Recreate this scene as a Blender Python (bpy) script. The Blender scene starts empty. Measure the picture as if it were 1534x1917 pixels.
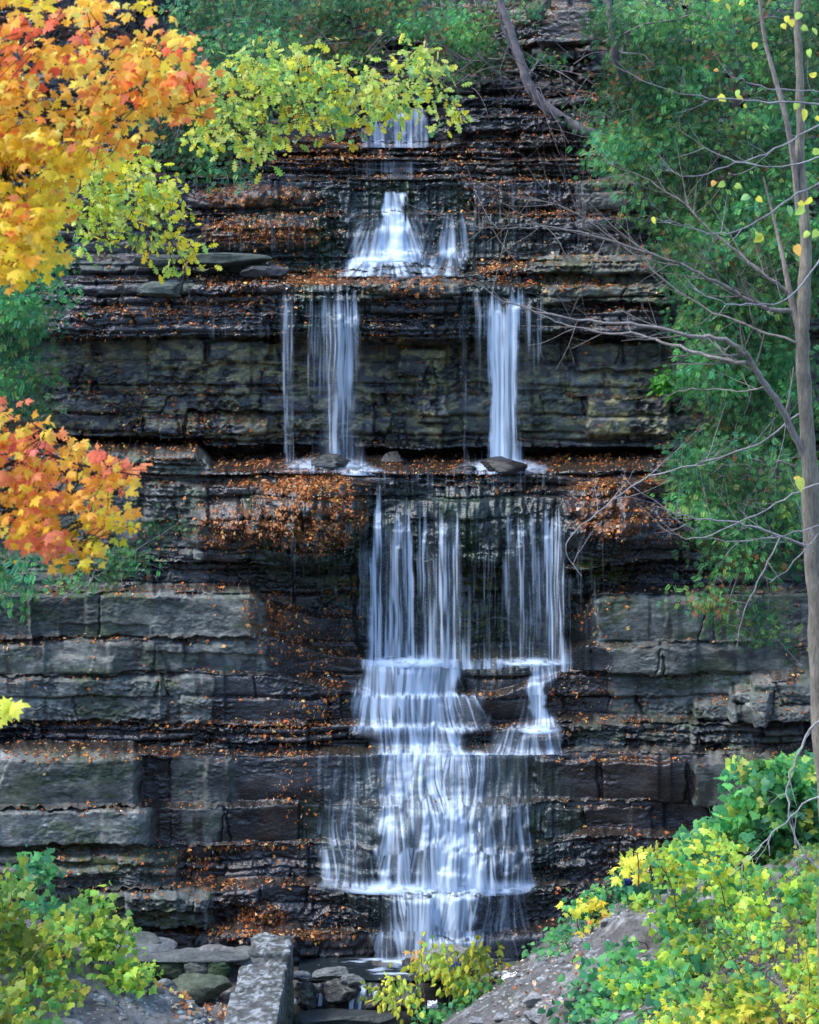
import bpy, math, random
import numpy as np
rng = np.random.default_rng(7); random.seed(7)
K = 0.00025; HY = 350.0; CZ = 17.0; CX = 767.0
def P(px, py, D):
    px = np.asarray(px, float); py = np.asarray(py, float); D = np.asarray(D, float)
    return np.stack(np.broadcast_arrays((px-CX)*K*D, D, CZ-(py-HY)*K*D), -1)
def zat(py, D): return CZ-(py-HY)*K*D
# ------------------------------------------------------------------ noise
TAB = [np.random.RandomState(900+i).rand(513, 513).astype(np.float32) for i in range(8)]
for T_ in TAB: T_[512] = T_[0]; T_[:, 512] = T_[:, 0]
TAB = [T_.ravel() for T_ in TAB]
def vn(x, y, s=0):
    x, y = np.broadcast_arrays(np.asarray(x, np.float32), np.asarray(y, np.float32))
    x = x+np.float32((s*37.13) % 509); y = y+np.float32((s*91.7) % 503)
    ix = np.floor(x); iy = np.floor(y); fx = x-ix; fy = y-iy
    fx = fx*fx*(3-2*fx); fy = fy*fy*(3-2*fy)
    i = ((iy.astype(np.int32) & 511)*513+(ix.astype(np.int32) & 511)); T = TAB[s % 8]
    a = T[i]; b = T[i+1]; c = T[i+513]; d = T[i+514]
    a += (b-a)*fx; c += (d-c)*fx; a += (c-a)*fy
    return a
def fbm(x, y, o=4, s=0, g=0.5):
    r = 0; a = 1; t = 0
    for i in range(o):
        r = r+a*vn(x*2**i+17.3*i, y*2**i-9.1*i, s+i*13); t += a; a *= g
    return r/t
def sst(a, b, x):
    t = np.clip((x-a)/(b-a), 0, 1); return t*t*(3-2*t)
# ------------------------------------------------------------------ scene helpers
scene = bpy.context.scene; COL = scene.collection
def tag(o, label=None, cat=None, group=None, kind=None):
    if label: o['label'] = label
    if cat: o['category'] = cat
    if group: o['group'] = group
    if kind: o['kind'] = kind
    return o
def empty(name, loc, label, cat, group=None, kind=None):
    o = bpy.data.objects.new(name, None); COL.objects.link(o); o.location = [float(c) for c in loc]
    o.empty_display_size = 0.2
    return tag(o, label, cat, group, kind)
def mesh(name, V, F, mat, col=None, attrs=None, parent=None, smooth=False):
    """F: list of int arrays (m,3) or (m,4)"""
    V = np.asarray(V, np.float32)
    if parent is not None: V = V-np.array(parent.location, np.float32)
    me = bpy.data.meshes.new(name)
    F = [np.asarray(f, np.int32) for f in (F if isinstance(F, list) else [F]) if len(f)]
    nl = sum(f.size for f in F); nf = sum(len(f) for f in F)
    me.vertices.add(len(V)); me.vertices.foreach_set('co', V.ravel())
    me.loops.add(nl); me.loops.foreach_set('vertex_index', np.concatenate([f.ravel() for f in F]))
    me.polygons.add(nf)
    sizes = np.concatenate([np.full(len(f), f.shape[1], np.int32) for f in F])
    st = np.concatenate([[0], np.cumsum(sizes)[:-1]]).astype(np.int32)
    me.polygons.foreach_set('loop_start', st)
    me.update(calc_edges=True)
    if smooth: me.polygons.foreach_set('use_smooth', np.ones(nf, bool))
    if col is not None:
        c = np.ones((len(V), 4), np.float32); c[:, :3] = col
        a = me.attributes.new('Col', 'FLOAT_COLOR', 'POINT'); a.data.foreach_set('color', c.ravel())
    for k, v in (attrs or {}).items():
        a = me.attributes.new(k, 'FLOAT', 'POINT'); a.data.foreach_set('value', np.asarray(v, np.float32).ravel())
    me.materials.append(mat)
    o = bpy.data.objects.new(name, me); COL.objects.link(o)
    if parent is not None: o.parent = parent
    return o
def gridfaces(nr, nc, off=0):
    i = np.arange(nr*nc).reshape(nr, nc)+off
    return np.stack([i[:-1, :-1], i[:-1, 1:], i[1:, 1:], i[1:, :-1]], -1).reshape(-1, 4)
class Acc:
    def __init__(s): s.V = []; s.F3 = []; s.F4 = []; s.C = []; s.n = 0
    def add(s, V, F, C):
        V = np.asarray(V, float).reshape(-1, 3); F = np.asarray(F)
        s.V.append(V); (s.F3 if F.shape[1] == 3 else s.F4).append(F+s.n)
        C = np.asarray(C, float); s.C.append(np.broadcast_to(C, (len(V), 3)) if C.ndim == 1 else C); s.n += len(V)
    def build(s, name, mat, parent=None, smooth=False):
        F = [np.concatenate(f) for f in (s.F3, s.F4) if f]
        return mesh(name, np.concatenate(s.V), F, mat, np.concatenate(s.C), None, parent, smooth)
def nrm(v): return v/np.maximum(np.linalg.norm(v, axis=-1, keepdims=True), 1e-9)
# ------------------------------------------------------------------ materials
def newmat(name):
    m = bpy.data.materials.new(name); m.use_nodes = True; nt = m.node_tree; nt.nodes.clear()
    return m, nt, nt.nodes, nt.links
def attr(N, name):
    a = N.new('ShaderNodeAttribute'); a.attribute_name = name; return a
def math_(N, L, op, a, b=None, clamp=False):
    n = N.new('ShaderNodeMath'); n.operation = op; n.use_clamp = clamp
    for i, v in enumerate((a, b)):
        if v is None: continue
        if isinstance(v, (int, float)): n.inputs[i].default_value = v
        else: L.new(v, n.inputs[i])
    return n.outputs[0]
def noise(N, L, vec, scale, detail=4, rough=0.6, stretch=None):
    if stretch:
        mp = N.new('ShaderNodeMapping'); mp.inputs['Scale'].default_value = stretch; L.new(vec, mp.inputs[0]); vec = mp.outputs[0]
    t = N.new('ShaderNodeTexNoise'); t.inputs['Scale'].default_value = scale; t.inputs['Detail'].default_value = detail
    t.inputs['Roughness'].default_value = rough; L.new(vec, t.inputs['Vector']); return t.outputs['Fac']
def varied(N, L, colsock, fac, lo, hi):
    mr = N.new('ShaderNodeMapRange'); L.new(fac, mr.inputs[0]); mr.inputs[1].default_value = .3; mr.inputs[2].default_value = .7
    mr.inputs[3].default_value = lo; mr.inputs[4].default_value = hi
    mx = N.new('ShaderNodeVectorMath'); mx.operation = 'SCALE'; L.new(colsock, mx.inputs[0]); L.new(mr.outputs[0], mx.inputs['Scale'])
    return mx.outputs[0]
def rock_mat(name, fixed_wet=None, bump=0.45):
    m, nt, N, L = newmat(name)
    out = N.new('ShaderNodeOutputMaterial'); b = N.new('ShaderNodeBsdfPrincipled'); L.new(b.outputs[0], out.inputs[0])
    tc = N.new('ShaderNodeTexCoord').outputs['Object']
    n1 = noise(N, L, tc, 5.0, 6, .7, (0.5, 0.5, 1.6)); n2 = noise(N, L, tc, 22.0, 4, .65, (0.6, 0.6, 1.5))
    c = varied(N, L, attr(N, 'Col').outputs['Color'], n1, .55, 1.5)
    c = varied(N, L, c, n2, .7, 1.35)
    n3 = noise(N, L, tc, 75.0, 4, .7, (.7, .7, 1.4)); c = varied(N, L, c, n3, .68, 1.4)
    L.new(c, b.inputs['Base Color'])
    if fixed_wet is None: w = attr(N, 'Wet').outputs['Fac']
    else:
        v = N.new('ShaderNodeValue'); v.outputs[0].default_value = fixed_wet; w = v.outputs[0]
    r = math_(N, L, 'MULTIPLY_ADD', w, -0.62); r.node.inputs[2].default_value = 0.86
    rr = math_(N, L, 'MULTIPLY_ADD', n2, .25); L.new(r, rr.node.inputs[2])
    L.new(math_(N, L, 'SUBTRACT', rr, .1, True), b.inputs['Roughness'])
    L.new(math_(N, L, 'MULTIPLY_ADD', w, 0.35), b.inputs['Specular IOR Level']); b.inputs['Specular IOR Level'].links[0].from_node.inputs[2].default_value = .25
    hsum = math_(N, L, 'ADD', math_(N, L, 'MULTIPLY', n1, .6), math_(N, L, 'MULTIPLY', n2, .35))
    hsum = math_(N, L, 'ADD', hsum, math_(N, L, 'MULTIPLY', n3, .16))
    bp = N.new('ShaderNodeBump'); bp.inputs['Strength'].default_value = bump; bp.inputs['Distance'].default_value = .09
    L.new(hsum, bp.inputs['Height']); L.new(bp.outputs[0], b.inputs['Normal'])
    return m
def leaf_mat(name, trans=.45, rough=.5, spec=.3):
    m, nt, N, L = newmat(name)
    out = N.new('ShaderNodeOutputMaterial'); b = N.new('ShaderNodeBsdfPrincipled'); tr = N.new('ShaderNodeBsdfTranslucent')
    mx = N.new('ShaderNodeMixShader'); mx.inputs[0].default_value = trans
    tc = N.new('ShaderNodeTexCoord').outputs['Object']
    c = varied(N, L, attr(N, 'Col').outputs['Color'], noise(N, L, tc, 14.0, 3, .6), .75, 1.2)
    L.new(c, b.inputs['Base Color']); L.new(c, tr.inputs[0])
    b.inputs['Roughness'].default_value = rough; b.inputs['Specular IOR Level'].default_value = spec
    L.new(b.outputs[0], mx.inputs[1]); L.new(tr.outputs[0], mx.inputs[2]); L.new(mx.outputs[0], out.inputs[0])
    return m
def bark_mat(name):
    m, nt, N, L = newmat(name)
    out = N.new('ShaderNodeOutputMaterial'); b = N.new('ShaderNodeBsdfPrincipled'); L.new(b.outputs[0], out.inputs[0])
    tc = N.new('ShaderNodeTexCoord').outputs['Object']
    n1 = noise(N, L, tc, 60.0, 5, .75, (1.6, 1.6, .2)); n2 = noise(N, L, tc, 6.0, 4, .6)
    c = varied(N, L, attr(N, 'Col').outputs['Color'], n1, .45, 1.5); c = varied(N, L, c, n2, .7, 1.3)
    L.new(c, b.inputs['Base Color']); b.inputs['Roughness'].default_value = .85; b.inputs['Specular IOR Level'].default_value = .2
    bp = N.new('ShaderNodeBump'); bp.inputs['Strength'].default_value = .8; bp.inputs['Distance'].default_value = .02
    L.new(n1, bp.inputs['Height']); L.new(bp.outputs[0], b.inputs['Normal']); return m
def fall_mat():
    m, nt, N, L = newmat('white_water')
    out = N.new('ShaderNodeOutputMaterial'); b = N.new('ShaderNodeBsdfPrincipled'); t = N.new('ShaderNodeBsdfTransparent')
    tl = N.new('ShaderNodeBsdfTranslucent'); tl.inputs[0].default_value = (.66, .78, .95, 1)
    b.inputs['Base Color'].default_value = (.66, .79, .97, 1); b.inputs['Roughness'].default_value = .45
    b.inputs['Specular IOR Level'].default_value = .3
    m1 = N.new('ShaderNodeMixShader'); m1.inputs[0].default_value = .25; L.new(b.outputs[0], m1.inputs[1]); L.new(tl.outputs[0], m1.inputs[2])
    mx = N.new('ShaderNodeMixShader'); L.new(attr(N, 'Alpha').outputs['Fac'], mx.inputs[0])
    L.new(t.outputs[0], mx.inputs[1]); L.new(m1.outputs[0], mx.inputs[2]); L.new(mx.outputs[0], out.inputs[0]); return m
def pool_mat():
    m, nt, N, L = newmat('dark_stream_water')
    out = N.new('ShaderNodeOutputMaterial'); b = N.new('ShaderNodeBsdfPrincipled'); L.new(b.outputs[0], out.inputs[0])
    b.inputs['Base Color'].default_value = (.012, .018, .022, 1); b.inputs['Roughness'].default_value = .16
    b.inputs['Specular IOR Level'].default_value = .7
    tc = N.new('ShaderNodeTexCoord').outputs['Object']; n = noise(N, L, tc, 4.0, 4, .6, (.5, 2.2, 1))
    bp = N.new('ShaderNodeBump'); bp.inputs['Strength'].default_value = .5; bp.inputs['Distance'].default_value = .05
    L.new(n, bp.inputs['Height']); L.new(bp.outputs[0], b.inputs['Normal']); return m
M_ROCK = rock_mat('layered_rock'); M_STONE = rock_mat('weathered_stone', .05, 1.0); M_WETSTONE = rock_mat('wet_stone', .8, .6)
M_SOIL = rock_mat('bank_soil', 0.0, .8)
M_LEAF = leaf_mat('broad_leaf', .55, .45, .3); M_CEDAR = leaf_mat('cedar_frond', .3, .55, .25); M_LITTER = leaf_mat('dead_leaf', .15, .6, .2)
M_BARK = bark_mat('bark'); M_FALL = fall_mat(); M_POOL = pool_mat()
M_CLOTH = leaf_mat('cloth', .05, .8, .1)
# ------------------------------------------------------------------ the cliff
def xpts(*a): return np.array(a, float)
US = np.concatenate([np.arange(-520, -24, 9.0), np.arange(-24, 1560, 2.2), np.arange(1560, 2080, 9.0)])
NC = len(US)
def prof(*pts):
    p = np.array(pts, float); return np.interp(US, p[:, 0], p[:, 1])
LEFT = -600; RIGHT = 2200
# (lip row as px->py, depth as px->D, roughness amp, layer thickness px)
STR = [
 (prof((0,1752),(560,1752),(700,1748),(1100,1752),(1500,1750)), prof((0,46.5),(550,46.6),(600,46.9),(900,46.8),(1100,46.5),(1500,46.3)), .7, 16),
 (prof((0,1668),(560,1664),(700,1662),(1050,1662),(1500,1664)), prof((0,46.9),(330,46.9),(400,47.2),(640,47.3),(1000,47.25),(1100,47.1),(1500,46.8)), .8, 22),
 (prof((0,1590),(560,1584),(1000,1580),(1120,1572),(1500,1572)), prof((0,47.2),(270,47.2),(330,47.8),(590,47.9),(700,47.75),(850,47.65),(990,47.85),(1100,47.6),(1500,47.3)), .8, 22),
 (prof((0,1514),(270,1512),(560,1508),(1000,1500),(1290,1506),(1500,1506)), prof((0,47.3),(260,47.3),(300,47.9),(590,48.0),(700,47.9),(850,47.8),(960,47.9),(1010,48.1),(1500,47.7)), .55, 60),
 (prof((0,1412),(250,1412),(600,1414),(1000,1412),(1500,1412)), prof((0,47.5),(250,47.5),(265,48.0),(600,48.15),(700,48.2),(850,48.2),(960,48.3),(1300,48.0),(1500,47.8)), .55, 60),
 (prof((0,1358),(600,1356),(700,1362),(900,1364),(1060,1358),(1500,1350)), prof((0,48.4),(600,48.5),(700,48.6),(900,48.7),(1060,48.5),(1500,48.3)), 1.0, 11),
 (prof((0,1264),(500,1264),(640,1290),(700,1306),(910,1306),(1000,1280),(1100,1262),(1500,1262)), prof((0,48.7),(520,48.7),(640,48.9),(900,49.0),(930,49.25),(1030,49.2),(1500,48.7)), .6, 42),
 (prof((0,1197),(510,1197),(620,1236),(700,1238),(870,1234),(1060,1230),(1090,1210),(1250,1206),(1500,1204)), prof((0,48.8),(520,48.8),(560,49.2),(640,49.35),(870,49.4),(930,49.35),(1060,49.3),(1100,49.0),(1500,48.8)), .55, 46),
 (prof((0,1108),(470,1108),(490,1130),(600,1160),(1090,1160),(1110,1112),(1500,1112)), prof((0,48.9),(475,48.9),(520,49.5),(640,50.1),(870,50.3),(1060,50.2),(1100,49.2),(1500,48.9)), .5, 70),
 (prof((0,1052),(500,1052),(700,1050),(1080,1056),(1300,1050),(1500,1050)), prof((0,49.5),(400,49.5),(500,49.9),(640,50.3),(1060,50.4),(1120,49.9),(1500,49.4)), .9, 13),
 (prof((0,900),(240,904),(400,912),(660,912),(1060,918),(1130,908),(1500,905)), prof((0,49.8),(240,49.8),(340,49.5),(500,49.15),(660,49.2),(700,49.5),(870,49.55),(1060,49.45),(1180,49.2),(1320,49.5),(1500,49.6)), .8, 34),
 (prof((0,850),(370,850),(400,884),(690,886),(1030,886),(1100,880),(1500,870)), prof((0,50.1),(380,50.1),(420,49.8),(690,49.7),(870,49.8),(1030,49.8),(1500,49.8)), .8, 14),
 (prof((0,822),(480,826),(700,830),(900,832),(1250,822),(1500,820)), prof((0,52.9),(400,53.2),(700,53.3),(1250,53.2),(1500,52.2)), .7, 16),
 (prof((0,736),(600,738),(1000,742),(1500,735)), prof((0,51.5),(400,51.7),(600,52.0),(900,52.0),(1250,51.5),(1500,51.2)), 1.0, 26),
 (prof((0,632),(500,628),(700,630),(1000,626),(1500,620)), prof((0,51.6),(480,51.9),(700,52.2),(1000,52.1),(1250,51.7),(1500,51.4)), .9, 26),
 (prof((0,588),(500,590),(700,600),(850,596),(1000,590),(1500,580)), prof((0,51.0),(500,50.9),(600,50.9),(760,50.9),(900,50.9),(1000,51.0),(1500,50.9)), .75, 15),
 (prof((0,530),(500,530),(690,528),(760,518),(870,528),(1040,540),(1500,530)), prof((0,51.5),(500,51.2),(600,51.0),(760,51.0),(900,51.1),(1000,51.2),(1500,51.1)), .8, 18),
 (prof((0,486),(500,490),(640,520),(860,520),(960,500),(1500,470)), prof((0,51.9),(400,51.9),(600,52.0),(860,52.0),(1000,51.7),(1500,51.5)), .75, 18),
 (prof((0,408),(360,404),(640,406),(760,400),(900,402),(1250,404),(1500,400)), prof((0,52.6),(400,52.4),(640,52.5),(760,52.4),(900,52.5),(1250,52.4),(1500,52.2)), .7, 18),
 (prof((0,338),(400,336),(640,338),(900,338),(1250,338),(1500,335)), prof((0,53.0),(400,52.9),(640,53.0),(760,52.9),(1250,52.9),(1500,52.7)), .7, 24),
 (prof((0,300),(500,302),(650,300),(900,306),(1120,296),(1500,290)), prof((0,53.6),(500,53.6),(650,53.6),(900,53.6),(1500,53.2)), .8, 15),
 (prof((0,272),(520,262),(700,274),(810,274),(1000,268),(1500,255)), prof((0,54.0),(500,54.1),(650,54.3),(820,54.4),(1500,53.8)), .8, 16),
 (prof((0,228),(500,232),(670,232),(700,205),(800,210),(840,226),(1050,218),(1500,215)), prof((0,54.8),(500,55.2),(660,55.6),(700,55.1),(800,55.1),(840,54.9),(1100,54.6),(1500,54.4)), .9, 34),
 (prof((0,186),(640,186),(700,180),(800,182),(1100,178),(1500,175)), prof((0,55.3),(500,56.5),(700,57.0),(800,57.0),(850,55.6),(1100,55.2),(1500,55)), 1.0, 40),
 (prof((0,140),(640,140),(880,140),(1100,120),(1500,130)), prof((0,56.2),(600,58.5),(800,58.6),(880,56.6),(1100,55.8),(1500,55.5)), 1.1, 44),
 (prof((0,95),(640,95),(880,100),(1010,66),(1100,70),(1500,80)), prof((0,57.2),(600,60),(800,60),(900,57.6),(1100,56.4),(1500,56)), 1.1, 44),
 (prof((0,20),(700,20),(1000,10),(1500,10)), prof((0,58.5),(600,61),(800,61),(950,59),(1100,57.5),(1500,57)), 1.2, 50),
 (prof((0,-120),(1500,-120)), prof((0,60.5),(700,63),(1100,60),(1500,59)), .7, 30),
 (prof((0,-330),(1500,-330)), prof((0,63),(1500,63)), .5, 40),
 (prof((0,-900),(1500,-900)), prof((0,112),(1500,112)), .5, 60),
]
und = lambda i: (fbm(US/90.0+i*7.7, np.full(NC, i*3.1), 3, 40+i)-.5)
Zr = []; Dr = []; KIND = []; Q = []; AMP = []
def seg(i, s):
    r = np.random.RandomState(500+i*3+s); e = np.cumsum(r.uniform(50, 260, 40))-650; v = r.uniform(-1, 1, 41)
    o = np.zeros(NC)+v[0]
    for k in range(40): o += (v[k+1]-v[k])*sst(e[k]-4, e[k]+4, US)
    return o
DEP = []
for i, (lip, dep, amp, th) in enumerate(STR):
    DEP.append(dep+(fbm(US/160.0, np.full(NC, i*5.3), 3, 90+i)-.5)*.45+seg(i, 0)*.16*min(amp, .9))
z_prev = np.full(NC, -3.0)
for i, (lip, dep, amp, th) in enumerate(STR):
    lipw = lip+und(i)*10+seg(i, 1)*3.2
    dep = DEP[i]
    zl = zat(lipw, dep)
    zl = np.maximum(zl, z_prev+.1)
    span = 1750-1660 if i == 0 else float(np.median(STR[i-1][0]-lip)); span = max(span, 12)
    n = int(span/2.1)+3 if i else 60
    if i >= len(STR)-3: n = 12
    for k in range(n):
        t = k/(n-1)
        Zr.append(z_prev*(1-t)+zl*t); Dr.append(dep.copy()); KIND.append(np.full(NC, i)); AMP.append(amp)
    if i+1 < len(STR):
        dn = DEP[i+1]
        for k in range(1, 6):
            t = k/6.0
            Zr.append(zl+.012*k); Dr.append(dep*(1-t)+dn*t); KIND.append(np.full(NC, i+.5)); AMP.append(amp*.4)
    z_prev = zl+.07
Zr = np.array(Zr); Dr = np.array(Dr); KIND = np.array(KIND); AMP = np.array(AMP)[:, None]*np.ones((1, NC))
NR = len(Zr)
Zr = Zr.astype(np.float32); Dr = Dr.astype(np.float32)
U2 = np.broadcast_to(US, (NR, NC)); PYr = HY+(CZ-Zr)/(K*Dr)      # where each vertex sits down the face
JX = (fbm(U2/22, PYr/22, 3, 301)-.5)*2; JY = (fbm(U2/26+9, PYr/26, 3, 302)-.5)*2
PMIN = PYr.min(1); PMAX = PYr.max(1)
def _win(x0, y0, x1, y1, f):
    R = np.zeros(U2.shape, np.float32)
    c = np.where((US > x0) & (US < x1))[0]; r = np.where((PMAX > y0) & (PMIN < y1))[0]
    if len(c) and len(r):
        s = (slice(r[0], r[-1]+1), slice(c[0], c[-1]+1)); R[s] = f(s)
    return R
def rect(x0, y0, x1, y1, s=6, jit=7):
    def f(sl):
        a = U2[sl]+JX[sl]*jit; b = PYr[sl]+JY[sl]*jit
        return sst(x0-s/2, x0+s/2, a)*(1-sst(x1-s/2, x1+s/2, a))*sst(y0-s/2, y0+s/2, b)*(1-sst(y1-s/2, y1+s/2, b))
    m = s+jit+2
    return _win(x0-m, y0-m, x1+m, y1+m, f)
def ell(cx, cy, rx, ry, p=1.0):
    return _win(cx-rx, cy-ry, cx+rx, cy+ry, lambda sl: np.clip(1-((U2[sl]-cx)/rx)**2-((PYr[sl]-cy)/ry)**2, 0, 1)**p)
D0 = Dr.copy()
# --- bedding: thin layers, each broken into blocks
lines = [ -420.0 ]
for i in range(len(STR)-1, -1, -1):
    bot = 2000. if i == 0 else float(np.median(STR[i-1][0])); top = float(np.median(STR[i][0])); th = STR[i][3]
    if top > lines[-1]+3: lines.append(top)
    y = top
    while y < bot-th*.6:
        y += th*random.uniform(.4, 2.2)
        if y < bot-3: lines.append(y)
lines = np.array(sorted(lines)); NL = len(lines)+1
warp = (fbm(U2/150, PYr/260, 3, 11)-.5)*15+(fbm(U2/24, PYr/60, 2, 12)-.5)*3.5
q = PYr+warp
lay = np.searchsorted(lines, q)
up = q-lines[np.clip(lay-1, 0, NL-2)]; dnn = lines[np.clip(lay, 0, NL-2)]-q
edge = np.minimum(np.abs(up), np.abs(dnn))
lay_strength = np.random.RandomState(3).rand(NL+1)**1.5
disp = np.zeros_like(Dr); joint = np.zeros_like(Dr)
blk = np.zeros_like(Dr)
r3 = np.random.RandomState(5)
for l in range(NL):
    m = lay == l
    if not m.any(): continue
    thick = (lines[min(l, NL-2)]-lines[max(l-1, 0)]) if l else 40
    gap = np.clip(thick*3.6, 40, 300)
    js = np.cumsum(r3.uniform(.35, 1.8, 140)*gap)-700
    tilt = r3.uniform(-.5, .5, 141)
    uu = U2[m]+(q[m]-lines[max(l-1, 0)])*tilt[np.clip(np.searchsorted(js, U2[m]), 0, 140)]+(vn(q[m]/9, U2[m]*0+l, 77)-.5)*5
    bi = np.clip(np.searchsorted(js, uu), 0, len(js)-1)
    off = r3.uniform(-1, 1, len(js)+1)*.085*min(1.6, .5+thick/26); layoff = r3.uniform(-1, 1)*.10
    slope = r3.uniform(-1, 1, len(js)+1)*.0006
    jd = np.minimum(np.abs(uu-js[np.clip(bi-1, 0, 139)]), np.abs(js[bi]-uu))
    js_on = r3.rand(len(js)+1)
    near = np.where(np.abs(uu-js[np.clip(bi-1, 0, 139)]) < np.abs(js[bi]-uu), bi-1, bi)
    disp[m] += (off[bi]+layoff+slope[bi]*(uu-js[bi]))
    blk[m] = r3.rand(len(js)+1)[bi]
    joint[m] = np.exp(-(jd/1.5)**2)*(js_on[np.clip(near, 0, 139)] > .45)
AMPs = AMP
crack = np.exp(-(edge/1.6)**2)*lay_strength[np.clip(np.where(up < dnn, lay-1, lay), 0, NL)]*(.35+.9*vn(U2/40, lay*1.0, 21))
on_face = (KIND == np.floor(KIND)).astype(float)
disp = disp*AMPs+on_face*(crack*.34*np.clip(AMPs, .5, 1)+joint*.14+.05*np.exp(-(edge/4.0)**2)*AMPs)
# broken surface: facets and chips, drawn out along the bedding
fac = fbm(U2/34, PYr/17, 2, 31); fac2 = np.abs(fbm(U2/18+3, PYr/11, 3, 32)-.5)
rgh = np.where(AMPs < .6, .15, AMPs*.9)*(.2+1.4*sst(.38, .66, fbm(U2/75, PYr/45, 2, 36)))
disp += on_face*((fac-.5)*.26+(np.round(fac*6)/6-fac)*.5+fac2*.3+(fbm(U2/5, PYr/3.2, 3, 33)-.5)*.09)*rgh
Zr = Zr+(1-on_face)*(fbm(U2/9, Dr*3, 3, 34)-.5)*.16
disp += (fbm(U2/220, PYr/150, 3, 35)-.5)*.5
Dr = Dr+disp
# --- shaped places: (x0,y0,x1,y1, toward camera in m)
HERO = [
 (-40,1110,60,1195,.28),(55,1112,480,1192,.22),(110,1168,280,1196,-.12),(-40,1200,85,1262,.22),(85,1230,215,1262,.15),(275,1200,505,1222,.16),
 (-40,1268,300,1345,.25),(300,1268,400,1350,.12),(560,1268,640,1345,.15),(-40,1416,255,1508,.35),(-40,1516,275,1580,.30),(95,1588,170,1604,.25),
 (-40,1600,330,1660,.45),(180,1672,390,1735,.45),(265,1420,320,1508,-.12),(385,1420,430,1508,.15),(1120,1115,1250,1200,.12),(1250,1118,1420,1200,.2),
 (1140,1212,1290,1345,.12),(1290,1212,1400,1260,.05),(1410,1262,1540,1330,.75),(1370,1285,1440,1335,.65),(1300,1310,1540,1342,.55),(1290,1352,1540,1400,.25),
 (1300,1418,1540,1505,.5),(1000,1422,1120,1500,.12),(1130,1424,1285,1500,.2),(1020,1512,1090,1565,.18),(1095,1512,1220,1568,.1),
 (140,848,375,868,.35),(200,872,470,888,.3),(150,900,260,1045,.1),(270,905,390,975,.22),(350,770,530,788,-.35),(350,776,440,822,.3),(440,786,500,830,.38),(300,775,345,826,.25),
 (280,632,380,690,.18),(390,640,530,680,.25),(490,690,535,730,.3),(745,650,835,700,.38),(780,700,840,790,.3),(700,740,760,830,-.3),(745,800,830,850,.2),
 (1100,740,1250,812,.5),(1070,700,1230,740,.25),(1080,640,1240,690,.25),(960,640,1060,730,.1),(1000,480,1240,512,.35),(1030,530,1250,566,.4),(680,528,865,556,.45),(690,560,860,590,.2),
 (980,290,1120,330,.3),(1090,340,1220,398,.55),(970,250,1060,278,.5),(850,215,1060,248,.45),(830,150,1080,176,.3),(1010,75,1110,115,.7),(1080,90,1180,150,.5),(520,250,690,285,.4),
]
for (a, b, c, d, e) in HERO: Dr -= rect(a, b, c, d)*e
# dripping tufa mats that bulge over the undercut
LUMP = .55+.9*fbm(U2/16, PYr/26, 3, 44)
def lumpy(s): return LUMP
for (cx, cy, rx, ry, e) in [(575,975,120,85,.75),(440,985,110,50,.45),(1130,975,90,70,.6),(1250,990,120,45,.35),(500,440,130,34,.4),(480,375,130,30,.35),(1080,1085,80,32,.5),
                            (880,1010,200,90,.35),(1010,1150,60,80,.3),(850,1160,70,90,.35),(690,1150,30,70,.3),(605,590,80,60,.25),(960,565,90,50,.25)]:
    Dr -= ell(cx, cy, rx, ry, .7)*e*lumpy(44)
LUMP2 = fbm(U2/30, PYr/30, 3, 45)
# rounded lower apron under the main cascade
Dr -= ell(830, 1610, 240, 210, 1.3)*.6*(.6+.8*LUMP2)+ell(960, 1560, 60, 95, 1.)*.3*LUMP2+ell(760,1270,90,50,1.)*.3+ell(950,1280,95,70,1.)*.35
# vertical flutes in the wet centre
flute = fbm(U2/7, PYr/70, 3, 51)
cent = np.clip(ell(860,1080,260,210,.5)+ell(830,1560,280,200,.5)+ell(720,440,330,120,.5)+ell(610,590,110,80,.6)+ell(940,590,120,80,.6)+ell(575,990,160,110,.6), 0, 1)
Dr -= cent*(flute-.5)*.28*on_face
# drip fringe below overhangs
Xw = (U2-CX)*K*Dr
Vc = np.stack([Xw, Dr, Zr], -1)
# --- colour and wetness
streaks = fbm(U2/13, PYr/120, 4, 61); blot = fbm(U2/60, PYr/38, 4, 62); fine = fbm(U2/7, PYr/4, 3, 63)
dry = np.zeros_like(Dr)
DRY = [(-400,1100,500,1196,1),(-400,1196,505,1262,.95),(-400,1262,400,1350,.95),(-400,1405,262,1512,1.0),(-400,1512,285,1590,1.0),(-400,1590,335,1668,1.0),(-400,1668,400,1745,.9),
 (330,1415,440,1510,.75),(340,1515,420,1580,.55),(590,1270,640,1350,.0),(1110,1108,2000,1206,.95),(1150,1206,2000,1345,.9),(1060,1345,2000,1410,.7),(1300,1410,2000,1508,.95),
 (1150,1580,1250,1650,.35),(1000,470,1400,520,1.0),(1030,522,1400,570,.95),(680,524,868,560,.7),(-400,845,380,1050,.75),(-400,1050,380,1104,.6),(60,630,540,700,.5),
 (1080,630,1500,690,.6),(1040,690,1300,820,.7),(740,640,850,800,.6),(960,620,1080,740,.35),(150,485,520,510,.5),(1080,330,1300,400,.7),(820,290,1150,335,.4),(230,520,360,552,.8),
 (700,640,1000,825,.5),(380,700,700,825,.32),(60,640,400,780,.35),(960,700,1300,825,.85),(540,630,740,720,.4),(1240,380,1800,1000,.4),(540,640,700,820,.12),(-400,60,350,500,.3),(830,60,1150,280,.22),(60,850,400,905,.85)]
for (a, b, c, d, v) in DRY: dry = np.maximum(dry, rect(a, b, c, d, 26, 16)*v)
dry = dry*sst(.0, .55, dry*1.15-.55*(1-sst(.38, .60, streaks*.6+blot*.4+.1)))
drip = sst(.60, .67, fbm(U2/20, PYr/90, 3, 64)); dry = dry*(1-.75*drip*(dry < .98))
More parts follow.
